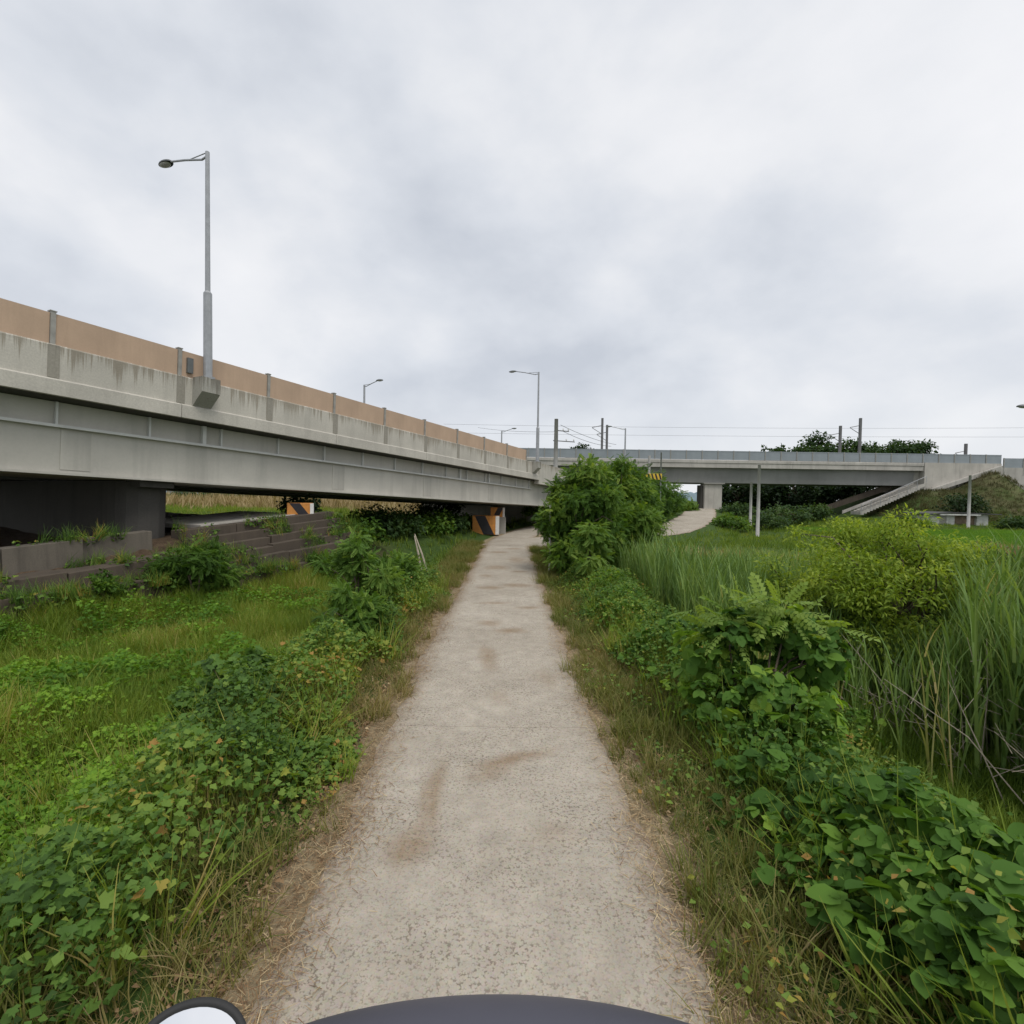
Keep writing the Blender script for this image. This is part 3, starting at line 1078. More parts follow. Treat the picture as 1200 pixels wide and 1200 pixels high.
# ------------------------------------------------------------------ shed
s0, s1 = P(1090, 612, 52), P(1158, 612, 52)
g0 = tz((s0.x + s1.x) / 2, 53)
sh = thing('farm_shed', 'low white farm shed with dark roof at the foot of the embankment', 'shed', (s0.x, 52, g0))
L_ = s1.x - s0.x
hw = P(1120, 602.5, 52).z - g0
MB().box(0, L_ * .42, 0, 2.6, -.3, hw).build('wall', M['offwhite'], sh)
MB().box(L_ * .42 + .003, L_ * .80, .25, 2.6, -.3, hw - .05).build('wall', M['wood'], sh)
MB().box(L_ * .80 + .003, L_, 0, 2.6, -.3, hw).build('wall', M['offwhite'], sh)
MB().prismy([(-.5, hw + .03), (L_ * .3, hw + .22), (L_ * 1.15, hw + .08), (L_ * 1.15, hw - .02), (L_ * .3, hw + .12), (-.5, hw - .07)][::-1], -.5, 3).build('roof', M['roofdark'], sh)
MB().box(.6, L_ * .8, -.46, -.36, hw - .12, hw + .03).build('eave_board', M['offwhite'], sh)
m = MB()
m.box(L_ * .16, L_ * .16 + .7, -.02, -.003, -.1, hw - .2)
m.build('door', M['bpost'], sh)

# paddy sheets
def sheet(name, poly, mat, label, cat, z):
    me = MB().add([(x_, y_, z) for x_, y_ in poly], [tuple(range(len(poly)))]).build(name, mat)
    return tag(me, label, cat, kind='structure')


pz = .12
c4 = [G(1070, 641, pz), G(1300, 646, pz), G(1300, 624, pz), G(1062, 622, pz)]
sheet('rice_paddy', [(21.2, 25.4), (64, 25.4), (64, 40.6), (21.2, 40.6)], M['paddy'], 'bright green rice paddy before the shed', 'rice paddy', pz)

# far buildings beyond the left field
def far_building(u0, u1, v0, v1, Y, mat, label, roofm):
    a_, b_ = P(u0, v1, Y), P(u1, v0, Y)
    t = thing('farm_building', label, 'building', (a_.x, Y, a_.z - 1.2))
    w_, h_ = b_.x - a_.x, b_.z - a_.z + 1.2
    MB().box(0, w_, 0, 12, 0, h_).build('wall', mat, t)
    MB().prism([(-.5, h_ + .004), (6, h_ + 1.1), (12.5, h_ + .004)][::-1], -.4, w_ + .4).build('roof', roofm, t)
    m = MB()
    n_ = max(2, int(w_ / 5))
    for i in range(n_):
        m = MB().box(w_ * (i + .3) / n_, w_ * (i + .3) / n_ + 1.6, -.06, -.004, h_ - 2.1, h_ - .8)
        m.build('window', M['roofdark'], t)
    return t


far_building(196, 318, 573.5, 580, 120, M['panel2'], 'long low grey farm building far beyond the left bridge pier', M['panel2'])
far_building(319, 347, 572, 580, 112, M['offwhite'], 'small white farm building far behind the left bridge', M['offwhite'])
far_building(415, 500, 577, 583, 105, M['offwhite'], 'pale farm building glimpsed below the middle of the left bridge', M['panel2'])

# far hills
def hill(name, u0, u1, vtop, Y, label, seed, mat):
    a_, b_ = P(u0, 585, Y).x, P(u1, 585, Y).x
    zt_ = P((u0 + u1) / 2, vtop, Y).z
    n = 60
    xs = np.linspace(a_, b_, n)
    prof = zt_ * np.sin(np.linspace(0, PI, n)) ** .6 * (.75 + .35 * vnoise(xs, xs * 0, 30 / abs(b_ - a_), seed))
    V, F_ = [], []
    rows = np.linspace(-1, 1, 9)
    for r_ in rows:
        for i in range(n):
            V.append((xs[i], Y + r_ * abs(b_ - a_) * .25, prof[i] * (1 - r_ * r_) - 2))
    idx = np.arange(9 * n).reshape(9, n)
    F_ = np.stack([idx[:-1, :-1], idx[:-1, 1:], idx[1:, 1:], idx[1:, :-1]], -1).reshape(-1, 4)
    o = np_mesh(name, np.array(V), F_, mat, smooth=True)
    tag(o, label, 'hill', kind='structure')


hill('hill', 760, 880, 574, 900, 'haze-tinted pale blue wooded hill in the gap under the rail bridge', 3, M['hill'])
hill('hill', -300, 700, 570, 1300, 'low far haze-tinted wooded hill behind the left bridge', 5, M['hill'])

# ------------------------------------------------------------------ scooter at the foot of the frame
sco = thing('motor_scooter', 'dark slate scooter at the bottom edge with only its rounded nose and mirror in view', 'scooter', (0, 0, 0))
zc = 1.05
cA = P(594, 1172, 1.17)
m = MB()
CR, cc_ = (.86, .36, .26), Vector((cA.x, 1.0, .8))
for it in range(40):                                      # raise the nose until its outline reaches the sight line
    best = min((1200 if q_.y <= 0 else 600 - 600 * (RM.transposed() @ (q_ - Vector((0, 0, H)))).y / -(RM.transposed() @ (q_ - Vector((0, 0, H)))).z)
               for q_ in [cc_ + Vector((0, CR[1] * math.sin(k * .05), CR[2] * math.cos(k * .05))) for k in range(-31, 32)])
    cc_.z += (best - 1165) * .0012
m.ell(cc_, CR, 64, 24, None, 0, .55)
m.build('front_cowl', M['cowl'], sco, smooth=True)
cx = cA.x
MB().prism([(.62, .35), (.95, cA.z - .26), (1.06, cA.z - .26), (.80, .35)][::-1], cx - .27, cx + .27).build('leg_shield', M['cowl'], sco, bevel=.05)
MB().box(cx - .24, cx + .24, -.05, .68, .28, .36).build('floorboard', M['rubber'], sco, bevel=.03)
MB().ell((cx, -.42, .56), (.22, .48, .24), 24, 14).build('rear_body', M['cowl'], sco, smooth=True)
MB().ell((cx, -.40, .80), (.17, .42, .09), 24, 10).build('seat', M['seat'], sco, smooth=True)


def wheel(y, nm):
    t_ = MB()
    R_, r_ = .21, .055
    vs, fs = [], []
    for i in range(32):
        a_ = 2 * PI * i / 32
        for j in range(10):
            b_ = 2 * PI * j / 10
            rr = R_ + r_ * math.cos(b_)
            vs.append((cx + r_ * math.sin(b_), y + rr * math.cos(a_), .265 + rr * math.sin(a_)))
    for i in range(32):
        for j in range(10):
            fs.append((i * 10 + j, i * 10 + (j + 1) % 10, ((i + 1) % 32) * 10 + (j + 1) % 10, ((i + 1) % 32) * 10 + j))
    o_ = t_.add(vs, fs).build('wheel', M['rubber'], sco, smooth=True)
    MB().tube([(cx - .04, y, .265), (cx + .04, y, .265)], .165, 20).build('rim', M['rim'], o_)


wheel(1.0, 'front')
wheel(-.62, 'rear')
MB().tube([(cx, 1.0, .27), (cx, .88, .7), (cx, .8, cA.z - .2)], .035, 10).build('fork', M['galv'], sco)
# mirror: oval glass in a black shell on a stalk, glass turned back and up to the rider
mc = P(219, 1234, 1.02)
nrm = Vector((.10, -.62, .78)).normalized()
e1 = Vector((1, .1, 0)); e1 = (e1 - nrm * e1.dot(nrm)).normalized()
e2 = nrm.cross(e1)
R3 = Matrix((e1, e2, nrm)).transposed()
mh = MB()
mh.ell(mc, (.112, .080, .045), 40, 14, R3, .5, 1.0)
mir = mh.build('mirror', M['rubber'], sco, smooth=True)
ring = []
for i in range(41):
    a_ = 2 * PI * i / 40
    ring.append(mc + e1 * math.cos(a_) * .108 + e2 * math.sin(a_) * .076)
m = MB()
m.tube(ring, .0085, 8)
m.build('mirror_frame', M['rubber'], mir, smooth=True)
m = MB()
vs = [mc + nrm * .002]
for i in range(48):
    a_ = 2 * PI * i / 48
    vs.append(mc + nrm * .001 + e1 * math.cos(a_) * .105 + e2 * math.sin(a_) * .073)
m.add(vs, [(0, i + 1, (i + 1) % 48 + 1) for i in range(48)])
m.build('mirror_glass', M['mirror'], mir)
MB().tube([mc - nrm * .03, mc + Vector((.08, -.03, -.12)), (cx - .30, cA.y - .3, cA.z - .13)], .014, 8).build('mirror_stalk', M['rubber'], sco)

# ------------------------------------------------------------------ foliage kit
def leaf_simple(w=.36, fold=.12, droop=.12):
    v = np.array([(0, 0, 0), (w, .42, fold), (0, 1, -droop), (-w, .42, fold), (0, .45, 0)], float)
    f = np.array([(0, 1, 2, 4), (0, 4, 2, 3)])
    return v, f


def leaf_round(w=.5):
    """broad leaf of eight faces, dished along the midrib"""
    ys = [0, .06, .30, .60, .85, 1.0]
    ws = [.10, .62, 1.0, .86, .45, .02]
    v = []
    for y_, k in zip(ys, ws):
        zz = -.16 * (y_ - .35) ** 2
        v += [(-w * k, y_ - (.10 if y_ < .1 else 0), zz + .10 * k), (0, y_, zz), (w * k, y_ - (.10 if y_ < .1 else 0), zz + .10 * k)]
    f = []
    for i in range(len(ys) - 1):
        a_ = i * 3
        f += [(a_, a_ + 1, a_ + 4, a_ + 3), (a_ + 1, a_ + 2, a_ + 5, a_ + 4)]
    return np.array(v, float), np.array(f)


def leaf_lobed():
    v = np.array([(0, 0, 0), (.30, -.05, .05), (.52, .30, .10), (.28, .40, .04), (.36, .72, .08), (.12, .70, .02), (0, 1.0, -.10), (-.12, .70, .02), (-.36, .72, .08),
                  (-.28, .40, .04), (-.52, .30, .10), (-.30, -.05, .05), (0, .4, 0)], float)
    f = np.array([(0, 1, 2, 3), (0, 3, 4, 5), (0, 5, 6, 12), (0, 12, 6, 7), (0, 7, 8, 9), (0, 9, 10, 11)])
    return v, f


def combine(parts):
    vs, fs, o = [], [], 0
    for v, f in parts:
        vs.append(v)
        fs.append(f + o)
        o += len(v)
    return np.concatenate(vs), np.concatenate(fs)


def xf(v, s, R, p):
    return (v * s) @ np.array(R).T + np.array(p)


def rotz(a):
    c_, s_ = math.cos(a), math.sin(a)
    return np.array([(c_, -s_, 0), (s_, c_, 0), (0, 0, 1)])


def rotx(a):
    c_, s_ = math.cos(a), math.sin(a)
    return np.array([(1, 0, 0), (0, c_, -s_), (0, s_, c_)])


def roty(a):
    c_, s_ = math.cos(a), math.sin(a)
    return np.array([(c_, 0, s_), (0, 1, 0), (-s_, 0, c_)])


def compound(pairs=5, ll=.24, w=.40, arch=.25, simple=False):
    parts = []
    lv, lf = leaf_simple(w, .06, .05)
    if simple:
        lv = np.array([(0, 0, 0), (w, .5, .03), (0, 1, -.04), (-w, .5, .03)], float)
        lf = np.array([(0, 1, 2, 3)])
    for i in range(pairs):
        t = .18 + .74 * i / max(pairs - 1, 1)
        y_, z_ = t, -arch * t * t
        for s_ in (-1, 1):
            R = rotz(-s_ * 1.15) @ roty(.0) @ rotx(-.25)
            parts.append((xf(lv, ll * (1 - .25 * abs(t - .5)), R, (0, y_, z_)), lf))
    parts.append((xf(lv, ll, rotx(-.4), (0, .97, -arch * .95)), lf))
    rw = .008
    rv_ = []
    for i in range(4):
        t = i / 3
        rv_ += [(-rw, t, -arch * t * t - .002), (rw, t, -arch * t * t - .002)]
    parts.append((np.array(rv_), np.array([(2 * i, 2 * i + 1, 2 * i + 3, 2 * i + 2) for i in range(3)])))
    return combine(parts)


def trifoliate():
    lv, lf = leaf_round(.46)
    parts = []
    for a_, s_, p in ((0, 1.0, (0, .35, .02)), (1.35, .9, (-.03, .26, .0)), (-1.35, .9, (.03, .26, .0))):
        parts.append((xf(lv, s_, rotz(a_) @ rotx(-.25 - .15 * abs(a_)) @ roty(.1 * a_), p), lf))
    rw = .012
    parts.append((np.array([(-rw, -.25, -.45), (rw, -.25, -.45), (rw, .36, .0), (-rw, .36, .0)]), np.array([(0, 1, 2, 3)])))
    return combine(parts)


def blade(h, lean, curl, w, seg=3):
    v = []
    for i in range(seg + 1):
        t = i / seg
        y_ = lean * t + curl * t * t
        z_ = h * (t - .28 * curl / max(h, .01) * t * t * t)
        ww = w * (1 - t ** 1.6) + .0008
        v += [(-ww, y_, z_), (ww, y_, z_)]
    f = [(2 * i, 2 * i + 1, 2 * i + 3, 2 * i + 2) for i in range(seg)]
    return np.array(v), np.array(f)


def tuft(r, n, h, spread, w, lean=.12, curl=.18, seg=3):
    """returns template verts, faces and per-vert hue offset"""
    parts, hv = [], []
    for i in range(n):
        hh = h * r.uniform(.5, 1.1)
        v, f = blade(hh, r.uniform(.2, 1.6) * lean * hh / .3 * .3, r.uniform(.2, 1.8) * curl * hh, w * r.uniform(.7, 1.2), seg)
        v = v @ rotz(r.uniform(-.5, .5)).T @ rotz(r.uniform(0, 2 * PI)).T
        a_, d_ = r.uniform(0, 2 * PI), spread * math.sqrt(r.uniform(0, 1))
        v = v + np.array((math.cos(a_) * d_, math.sin(a_) * d_, 0))
        parts.append((v, f))
        hv.append(np.full(len(v), r.uniform(-.28, .28)))
    v, f = combine(parts)
    return v, f, np.concatenate(hv)


def reed_template(r, h):
    parts, hv = [], []
    v, f = blade(h, h * .04, h * .05, .008, 4)
    parts.append((v, f)); hv.append(np.full(len(v), .12))
    parts.append((v @ rotz(PI / 2).T, f)); hv.append(np.full(len(v), .12))
    k = r.randint(7, 10)
    for i in range(k):
        t = .22 + .74 * i / k
        L = h * r.uniform(.22, .34)
        v, f = blade(L * .95, L * .16, L * .26, .0068, 3)
        v = v @ rotz(i * 2.4 + r.uniform(-.4, .4)).T + np.array((0, h * .04 * t, h * t))
        parts.append((v, f)); hv.append(np.full(len(v), r.uniform(-.2, .2)))
    v, f = combine(parts)
    return v, f, np.concatenate(hv)


def frames(d, nrm):
    d = d / np.linalg.norm(d, axis=1, keepdims=True)
    x_ = np.cross(d, nrm)
    x_ /= np.linalg.norm(x_, axis=1, keepdims=True) + 1e-9
    z_ = np.cross(x_, d)
    return np.stack([x_, d, z_], -1)


def instance(T, pos, R, s, hue, name, mat, parent=None):
    """copy a small template to many places inside one mesh"""
    v, f = T[0], T[1]
    n, nv = len(pos), len(v)
    V = np.einsum('nij,vj->nvi', R, v) * np.asarray(s).reshape(-1, 1, 1) + pos[:, None]
    F_ = f[None] + (np.arange(n) * nv)[:, None, None]
    h = np.repeat(hue[:, None], nv, 1)
    if len(T) > 2:
        h = h + T[2][None]
    return V.reshape(-1, 3), F_.reshape(-1, f.shape[1]), np.clip(h, 0, 1).ravel()


def join(parts, name, mat, parent=None):
    vs, fs, hs, o = [], [], [], 0
    for v, f, h in parts:
        vs.append(v); fs.append(f + o); hs.append(h)
        o += len(v)
    return np_mesh(name, np.concatenate(vs), np.concatenate(fs), mat, np.concatenate(hs), parent)


def yaw_frames(n, tilt=.15):
    a_ = rng.uniform(0, 2 * PI, n)
    up = np.stack([rng.normal(0, tilt, n), rng.normal(0, tilt, n), np.ones(n)], 1)
    up /= np.linalg.norm(up, axis=1, keepdims=True)
    d = np.stack([np.cos(a_), np.sin(a_), np.zeros(n)], 1)
    x_ = np.cross(d, up)
    x_ /= np.linalg.norm(x_, axis=1, keepdims=True)
    d = np.cross(up, x_)
    return np.stack([x_, d, up], -1)


def scatter(x0, x1, y0, y1, n, dens):
    X = rng.uniform(x0, x1, n)
    Y = rng.uniform(y0, y1, n)
    p = dens(X, Y)
    k = rng.uniform(0, 1, n) < p
    # only what the station can plausibly see (a wide margin on both sides)
    k &= (np.abs(X) < 1.25 * np.maximum(Y, .4) + 2.2) | (np.abs(X) < 3.5)
    return X[k], Y[k]


def tuft_field(x0, x1, y0, y1, n, dens, variants, smin, smax, hue0, hue1, tilt=.15, far=None):
    X, Y = scatter(x0, x1, y0, y1, n, dens)
    Z = terrain(X, Y)
    pos = np.stack([X, Y, Z - .02], 1)
    hue = np.clip(hue0 + (hue1 - hue0) * (.55 * vnoise(X, Y, .8, 5) + .45 * rng.uniform(0, 1, len(X))), 0, 1)
    s = rng.uniform(smin, smax, len(X)) * (.75 + .5 * vnoise(X, Y, 1.3, 6))
    R = yaw_frames(len(X), tilt)
    which = rng.integers(0, len(variants), len(X))
    out = []
    for i, T in enumerate(variants):
        k = which == i
        if k.any():
            out.append(instance(T, pos[k], R[k], s[k], hue[k], '', None))
    return out


# ------------------------------------------------------------------ ground vegetation
rr = random.Random(3)
TUFT_S = [tuft(rr, 16, .24, .07, .0036) for _ in range(5)]
TUFT_L = [tuft(rr, 20, .42, .09, .0045, .16, .3) for _ in range(5)]
TUFT_F = [tuft(rr, 9, .34, .16, .011, .16, .25, 2) for _ in range(4)]
TUFT_D = [tuft(rr, 14, .22, .08, .0034, .35, .5) for _ in range(4)]


def dpath(X, Y):
    return np.minimum(dist_pl(X, Y, MAINS), dist_pl(X, Y, BRANS))


def left_meadow(X, Y):
    a, c = loc_b(X, Y)
    return sm(1.9, 2.7, dpath(X, Y)) * sm(1.2, 1.9, c) * (X < 0)


parts = []
parts += tuft_field(-9, -1.6, .9, 7, 8500, lambda X, Y: left_meadow(X, Y) * (.12 + .88 * sm(4.4, 6.0, Y) * sm(.4, .6, vnoise(X, Y, .8, 2))), TUFT_L, .7, 1.1, .2, .95)
parts += tuft_field(-13, -1.6, 7, 15, 9000, left_meadow, TUFT_L, .7, 1.2, .2, 1.0)
parts += tuft_field(-9, -1.6, 15, 27, 2500, left_meadow, TUFT_F, 1.0, 1.6, .1, .6)
o = join(parts, 'meadow_grass', M['grass'])
tag(o, 'green meadow grass on the low ground left of the path', 'grass', kind='stuff')

# verge grass, yellowing, both sides
def verge(X, Y):
    d = dist_pl(X, Y, MAINS)
    e = (vnoise(X, Y, 1.4, 3) - .5) * .35
    left = sm(1.0, 1.3, d + e) * sm(2.5, 2.1, d + e) * (X < 0)
    right = sm(.95, 1.2, d + e) * sm(2.3, 1.85, d + e) * (X > 0)
    d2 = dist_pl(X, Y, BRANS)
    return (left * (.55 + .45 * sm(9, 13, Y)) + right * .85) * sm(1.5, 1.8, np.where(Y > 22.5, d2, 9))


parts = []
parts += tuft_field(-3, 3, .6, 8, 11000, verge, TUFT_D + TUFT_S[:2], .55, 1.05, .05, .95, .25)
parts += tuft_field(-3.2, 3.2, 8, 25, 14000, verge, TUFT_D + TUFT_S[:2], .7, 1.25, .0, .8, .22)
parts += tuft_field(-3.2, 3.2, .6, 12, 900, verge, TUFT_L[:2], .6, .95, .3, .9, .2)
parts += tuft_field(-4.2, -1.5, .6, 12, 1500, lambda X, Y: sm(1.5, 1.9, dist_pl(X, Y, MAINS)) * sm(3.6, 3.0, dist_pl(X, Y, MAINS)) * (.25 + .75 * sm(.5, .34, vnoise(X, Y, 1.9, 4))), TUFT_L, .7, 1.15, .0, .7, .2)
o = join(parts, 'verge_grass', M['drygrass'])
tag(o, 'short yellowing grass along both edges of the concrete path', 'grass', kind='stuff')

# straw and leaf litter creeping over the path edge
n = 52000
Y = .4 + 24 * rng.uniform(0, 1, n) ** 1.7
sgn = np.where(rng.uniform(0, 1, n) < .55, -1, 1)
cxp = np.interp(Y, MAINS[:, 1][:30], MAINS[:, 0][:30])
ed = 1.10 + np.abs(rng.normal(0, .19, n)) * np.where(rng.uniform(0, 1, n) < .42, -.75, 1.1) + (vnoise(Y, sgn, 1.5, 2) - .5) * .2
X = cxp + sgn * ed
Z = np.maximum(terrain(X, Y), np.where(ed < 1.03, 0.0, -9)) + rng.uniform(.004, .03, n)
sv = np.array([(-.004, 0, 0), (.004, 0, 0), (.003, .5, .02), (-.003, .5, .02), (.0015, 1, 0), (-.0015, 1, 0)])
sf = np.array([(0, 1, 2, 3), (3, 2, 4, 5)])
sv[:, 0] *= 8
hue = np.clip(rng.normal(.45, .3, n) - np.where(sgn < 0, .12, -.1) - .15 * sm(4, 8, Y), 0, 1)
v1 = instance((sv, sf), np.stack([X, Y, Z], 1), yaw_frames(n, .22), rng.uniform(.025, .075, n), hue, '', None)
# broad dead leaves
n2 = 6000
Y2 = .6 + 14 * rng.uniform(0, 1, n2) ** 1.4
X2 = np.interp(Y2, MAINS[:, 1][:30], MAINS[:, 0][:30]) + np.where(rng.uniform(0, 1, n2) < .75, -1, 1) * (1.2 + np.abs(rng.normal(0, .22, n2)))
v2 = instance(leaf_simple(.34, .18, .2), np.stack([X2, Y2, terrain(X2, Y2) + rng.uniform(.01, .05, n2)], 1), yaw_frames(n2, .5), rng.uniform(.018, .042, n2),
              np.clip(rng.normal(.25, .2, n2), 0, 1), '', None)
o = join([v1, v2], 'straw_litter', M['straw'])
tag(o, 'brown straw and dead leaves strewn along the path edges', 'litter', kind='stuff')


# leaf carpets: leaves at heights above the soil, tilted every way
def carpet(x0, x1, y0, y1, n, dens, hfun, T, smin, smax, hue_c, hue_s, tilt=.45, bias=None, seed=4, topw=.55):
    X, Y = scatter(x0, x1, y0, y1, n, dens)
    n = len(X)
    h = hfun(X, Y)
    u = 1 - rng.uniform(0, 1, n) ** 2 * topw
    Z = terrain(X, Y) + h * u
    hue = np.clip(hue_c + hue_s * (vnoise(X, Y, 1.1, seed) - .5) + rng.normal(0, .2, n) + .0, 0, 1)
    return instance(T, np.stack([X, Y, Z], 1), yaw_frames(n, tilt), rng.uniform(smin, smax, n), hue, '', None)


def lumps(X, Y, sc_, seed):
    return .35 + 1.0 * vnoise(X, Y, sc_, seed) ** 1.2


hopd = lambda X, Y: left_meadow(X, Y) * np.maximum(sm(.62, .45, vnoise(X, Y, .8, 2)) * sm(9.5, 7.5, Y), sm(6.0, 4.4, Y + 1.5 * (vnoise(X, Y, 1.2, 4) - .5)))
parts = [carpet(-9, -2.0, .6, 8.5, 100000, hopd, lambda X, Y: .34 * lumps(X, Y, 2.2, 3), leaf_simple(.42, .1, .14), .022, .052, .55, .8, .6),
         carpet(-9, -2.0, .6, 8.5, 22000, hopd, lambda X, Y: .36 * lumps(X, Y, 2.2, 3), leaf_lobed(), .03, .065, .55, .8, .6)]
parts.append(carpet(-12, -2.0, 6, 15, 45000, lambda X, Y: left_meadow(X, Y) * sm(.52, .68, vnoise(X, Y, .75, 9)), lambda X, Y: .42 * lumps(X, Y, 1.9, 6), leaf_simple(.38, .1, .15), .05, .09, .3, .7, .5))
o = join(parts, 'hop_vine', M['hop'])
tag(o, 'bright green broadleaf creeper carpeting the near left ground', 'ground cover', kind='stuff')

# taller weeds along the left bank shoulder
def weedband(X, Y):
    d = dist_pl(X, Y, MAINS)
    e = (vnoise(X, Y, .9, 7) - .5) * .7
    return sm(1.3, 1.65, d + e) * sm(3.2, 2.5, d + e) * (X < 0) * sm(15, 11, Y) * (.38 + .62 * sm(.30, .52, vnoise(X, Y, 1.9, 4))) * (.7 + .3 * sm(1.8, 3.4, Y))


def weedh(X, Y):
    d = dist_pl(X, Y, MAINS)
    return (.50 * lumps(X, Y, 2.3, 8) * sm(1.2, 1.9, d) * sm(3.6, 2.5, d) + .05)


parts = [carpet(-4.5, -1.2, .7, 15, 130000, weedband, weedh, leaf_simple(.40, .10, .16), .026, .062, .5, .9, .6, None, 5, .95)]
parts.append(carpet(-4.5, -1.2, .7, 13, 26000, weedband, weedh, leaf_lobed(), .035, .08, .55, .9, .6, None, 5, .7))
# stems
Xs, Ys = scatter(-4.5, -1.2, .8, 14, 6000, weedband)
stv, stf = blade(1.0, .12, .1, .006, 3)
hs_ = weedh(Xs, Ys) * rng.uniform(.8, 1.25, len(Xs))
parts.append(instance((stv, stf), np.stack([Xs, Ys, terrain(Xs, Ys)], 1), yaw_frames(len(Xs), .2), hs_, np.full(len(Xs), .85), '', None))
o = join(parts, 'bank_weeds', M['weed'])
tag(o, 'dark leafy weeds with yellowed leaves crowding the left bank shoulder', 'weeds', kind='stuff')


# right side: creeper bank
def kud(X, Y):
    d = dist_pl(X, Y, MAINS)
    e = (vnoise(X, Y, 1.1, 9) - .5) * .45
    inn = sm(1.42, 1.8, d + e - .12 * sm(2.5, 4, Y) + .1 * sm(5, 9, Y))
    out = sm(4.0, 3.4, X + e - .06 * Y)
    return inn * out * (X > 0) * sm(12.5, 10.5, Y)


def kudh(X, Y):
    d = dist_pl(X, Y, MAINS)
    return .10 + .50 * lumps(X, Y, 1.5, 2) * sm(1.3, 2.3, d)


TRI = trifoliate()
big = [carpet(1.2, 5, .7, 7, 4600, lambda X, Y: kud(X, Y) * (.12 + .88 * sm(3.8, 2.4, Y)), kudh, TRI, .075, .14, .45, .8, .5, None, 4, .7),
       carpet(1.2, 5, .7, 13, 11000, kud, kudh, TRI, .035, .08, .45, .9, .55, None, 4, .9)]
o = join(big, 'kudzu_vine', M['kudzu'])
tag(o, 'broad leaved kudzu creeper sprawling down the right bank', 'creeper', kind='stuff')
parts = [carpet(1.1, 5, 1, 14, 70000, lambda X, Y: np.maximum(kud(X, Y) * .8, sm(1.25, 1.8, dist_pl(X, Y, MAINS)) * (X > 0) * sm(3.8, 3.2, X) * sm(8, 10, Y)) * (.35 + .65 * sm(3, 5, Y)),
                lambda X, Y: kudh(X, Y) * 1.1, leaf_simple(.34, .1, .14), .028, .062, .5, .9, .6, None, 3, .9)]
parts += [carpet(.9, 2.2, .8, 14, 5000, lambda X, Y: verge(X, Y) * sm(.55, .75, vnoise(X, Y, 1.9, 5)), lambda X, Y: .16 + 0 * X, leaf_simple(.36, .1, .1), .03, .055, .6, .4, .5, None, 3, .9)]
Xs, Ys = scatter(1.4, 5, .8, 12, 5000, kud)
parts.append(instance((stv, stf), np.stack([Xs, Ys, terrain(Xs, Ys)], 1), yaw_frames(len(Xs), .35), kudh(Xs, Ys) * rng.uniform(.8, 1.5, len(Xs)), np.full(len(Xs), .8), '', None))
o = join(parts, 'bank_undergrowth', M['weed'])
tag(o, 'small leaved undergrowth mixed through the right bank creeper', 'undergrowth', kind='stuff')

# overgrowth trailing over the bank wall steps
n = 9000
aa, c2 = rng.uniform(-9, 5, n), rng.uniform(-.2, 1.75, n)
kk = vnoise(aa, c2, 1.6, 3) > .52
aa, c2 = aa[kk], c2[kk]
top_ = np.where(aa < -.5, np.where(c2 < .08, 1.36, np.where(c2 < .92, .82, .25)), np.select([c2 < -.05, c2 < .25, c2 < .55, c2 < .85, c2 < 1.15], [1.27, 1.06, .85, .64, .43], .22)) + np.where(c2 < .92, .075, 0) * aa
XY = np.stack([AX + aa * DX + c2 * DY, AY + aa * DY - c2 * DX], 1)
hz_ = top_ + rng.uniform(-.12, .10, len(aa))
p1 = instance(leaf_simple(.38, .1, .2), np.stack([XY[:, 0], XY[:, 1], hz_], 1), yaw_frames(len(aa), .6), rng.uniform(.05, .12, len(aa)), np.clip(rng.normal(.35, .25, len(aa)), 0, 1), '', None)
sel = rng.uniform(0, 1, len(aa)) < .12
p2 = instance(TUFT_L[0], np.stack([XY[sel, 0], XY[sel, 1], top_[sel] - .04], 1), yaw_frames(sel.sum(), .3), rng.uniform(.6, 1.1, sel.sum()), rng.uniform(.1, .9, sel.sum()), '', None)
o = join([p1, p2], 'wall_weeds', M['weed'])
tag(o, 'shaded weeds creeping over the steps of the bank wall', 'weeds', kind='stuff')

# reeds in the marsh
REED = [reed_template(rr, 1.0) for _ in range(6)]


def reedd(X, Y):
    dw = np.hypot((X - 6.3) / 1.0, (Y - 8.8) / 1.0)
    return sm(2.6, 3.4, X - .02 * Y) * sm(2.5, 3.6, dist_pl(X, Y, BRANS)) * sm(5.0, 6.5, Y + .0 * X) * sm(23.5, 21.5, Y) * sm(.5, 1.1, dw) * sm(19, 17, X) * (1 - .9 * ((X < 5.6) & (Y < 7.6)))


parts = []
X, Y = scatter(2.2, 17, 4.8, 24, 38000, reedd)
extra = scatter(5.6, 10, 4.3, 8.5, 2600, lambda X, Y: sm(-.1, .45, X - .86 * Y))
X, Y = np.concatenate([X, extra[0]]), np.concatenate([Y, extra[1]])
hz = 1.75 * (.75 + .4 * vnoise(X, Y, .5, 4)) * rng.uniform(.7, 1.1, len(X)) - .25 * sm(12, 22, Y)
hz = hz * (1 - .20 * sm(9, 19, Y) - .25 * sm(8, 14, X) * sm(9, 14, Y)) * (1 + .42 * sm(-.1, .5, X - .86 * Y) * sm(9.5, 8, Y))
hue = np.clip(.50 + .5 * (vnoise(X, Y, .45, 3) - .5) + rng.normal(0, .15, len(X)) + .25 * sm(17, 23, Y), 0, 1)
pos = np.stack([X, Y, terrain(X, Y) - .05], 1)
R = yaw_frames(len(X), .07)
w = rng.integers(0, 6, len(X))
for i in range(6):
    k = w == i
    parts.append(instance(REED[i], pos[k], R[k], hz[k], hue[k], '', None))
o = join(parts, 'reed_bed', M['reed'])
tag(o, 'tall green reeds filling the marsh right of the path', 'reeds', kind='stuff')

